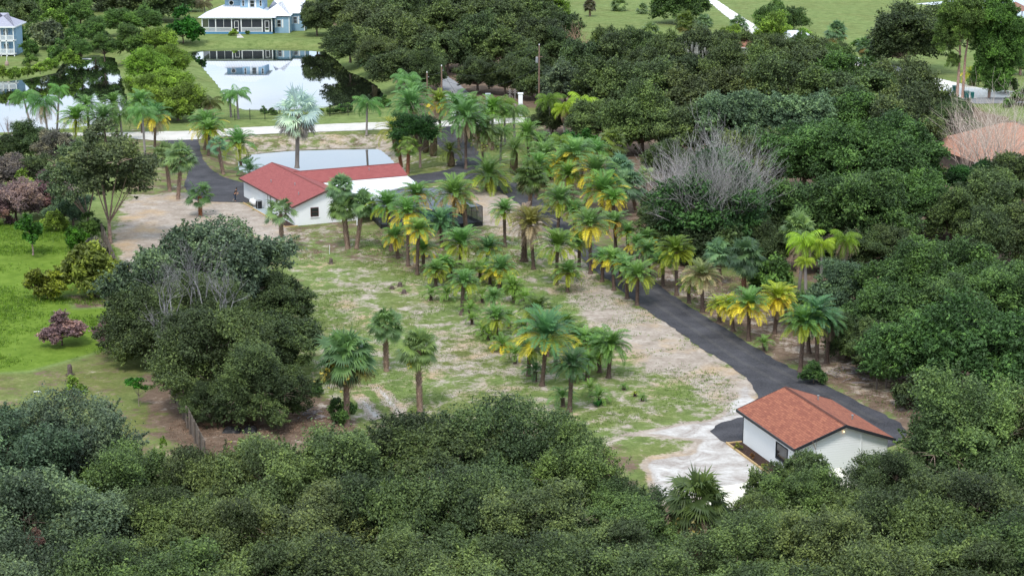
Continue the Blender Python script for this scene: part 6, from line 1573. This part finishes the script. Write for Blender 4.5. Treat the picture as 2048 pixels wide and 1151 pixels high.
# ---------------------------------------------------------------- grass tufts and litter over the field (uncountable)
def scatter(name, polys, n, hgt, w, col, seed, mat='frond', avoid=()):
    rs = np.random.RandomState(seed); out = []
    for poly, k in polys:
        r = ring(poly); xs = [a for a, _ in r]; ys = [b for _, b in r]; x = rs.uniform(min(xs), max(xs), int(k)); y = rs.uniform(min(ys), max(ys), int(k))
        ok = inside(x, y, r)
        ok &= lump(x, y, .35, seed + 3) + rs.normal(0, .12, len(x)) > -.02
        for d in DRIVES.values(): ok &= ~inside(x, y, ring(d))
        for d in POND_W.values(): ok &= sdist(x, y, d) > 5
        out.append(np.stack([x[ok], y[ok]], 1))
    p = np.concatenate(out); n = len(p); nb = 5
    V = np.empty((n, nb, 3, 3)); a = rs.uniform(0, 6.28, (n, nb)); h = hgt * rs.uniform(.4, 1.3, (n, nb)); ln = rs.uniform(.2, .9, (n, nb)) * h
    ox = rs.normal(0, .10, (n, nb)); oy = rs.normal(0, .10, (n, nb)); bx = p[:, :1] + ox; by = p[:, 1:] + oy
    V[..., 0, 0] = bx - w * np.sin(a); V[..., 0, 1] = by + w * np.cos(a); V[..., 0, 2] = -.03
    V[..., 1, 0] = bx + w * np.sin(a); V[..., 1, 1] = by - w * np.cos(a); V[..., 1, 2] = -.03
    V[..., 2, 0] = bx + ln * np.cos(a); V[..., 2, 1] = by + ln * np.sin(a); V[..., 2, 2] = h
    me = mesh_np(name, V.reshape(-1, 3), np.arange(n * nb * 3), 3, M[mat], np.repeat(rs.rand(n), nb))
    o = bpy.data.objects.new(name, me); link(o); o.color = (*col, 1); return o
FIELD = [(600,470),(980,450),(1110,470),(1230,560),(1400,690),(1480,780),(1470,830),(1200,880),(700,880),(600,780),(640,690),(600,560)]
tag(scatter('grass_tufts', [(FIELD, 40000)], 0, .11, .030, (.14, .22, .05), 1), 'Short green weeds and grass over the open sandy field', 'grass', kind='stuff')
tag(scatter('lawn_grass', [([(-60,450),(120,440),(230,500),(250,600),(240,690),(190,710),(60,745),(-60,760)], 45000)], 0, .20, .03, (.12, .22, .02), 2), 'Tall bright green grass of the left lawn', 'grass', kind='stuff')
tag(scatter('verge_grass', [([(1230,500),(1290,540),(1480,660),(1700,780),(1820,850),(1860,860),(1800,700),(1600,640),(1480,600),(1300,480)], 9000)], 0, .16, .03, (.095, .15, .03), 3), 'Sparse weeds on verge between drive and trees', 'grass', kind='stuff')

LIT = [(1250,470),(1500,500),(1700,600),(1800,700),(1850,900),(1700,800),(1580,735),(1340,586),(1230,500)]
tag(scatter('leaf_litter', [(LIT, 16000), ([(560,455),(980,450),(1060,520),(900,560),(600,520)], 9000), ([(330,860),(420,760),(560,760),(760,880),(420,950)], 8000)], 0, .05, .06, (.26, .17, .12), 9, 'bark'), 'Brown fallen leaves and twigs strewn over bare ground', 'leaf litter', kind='stuff')
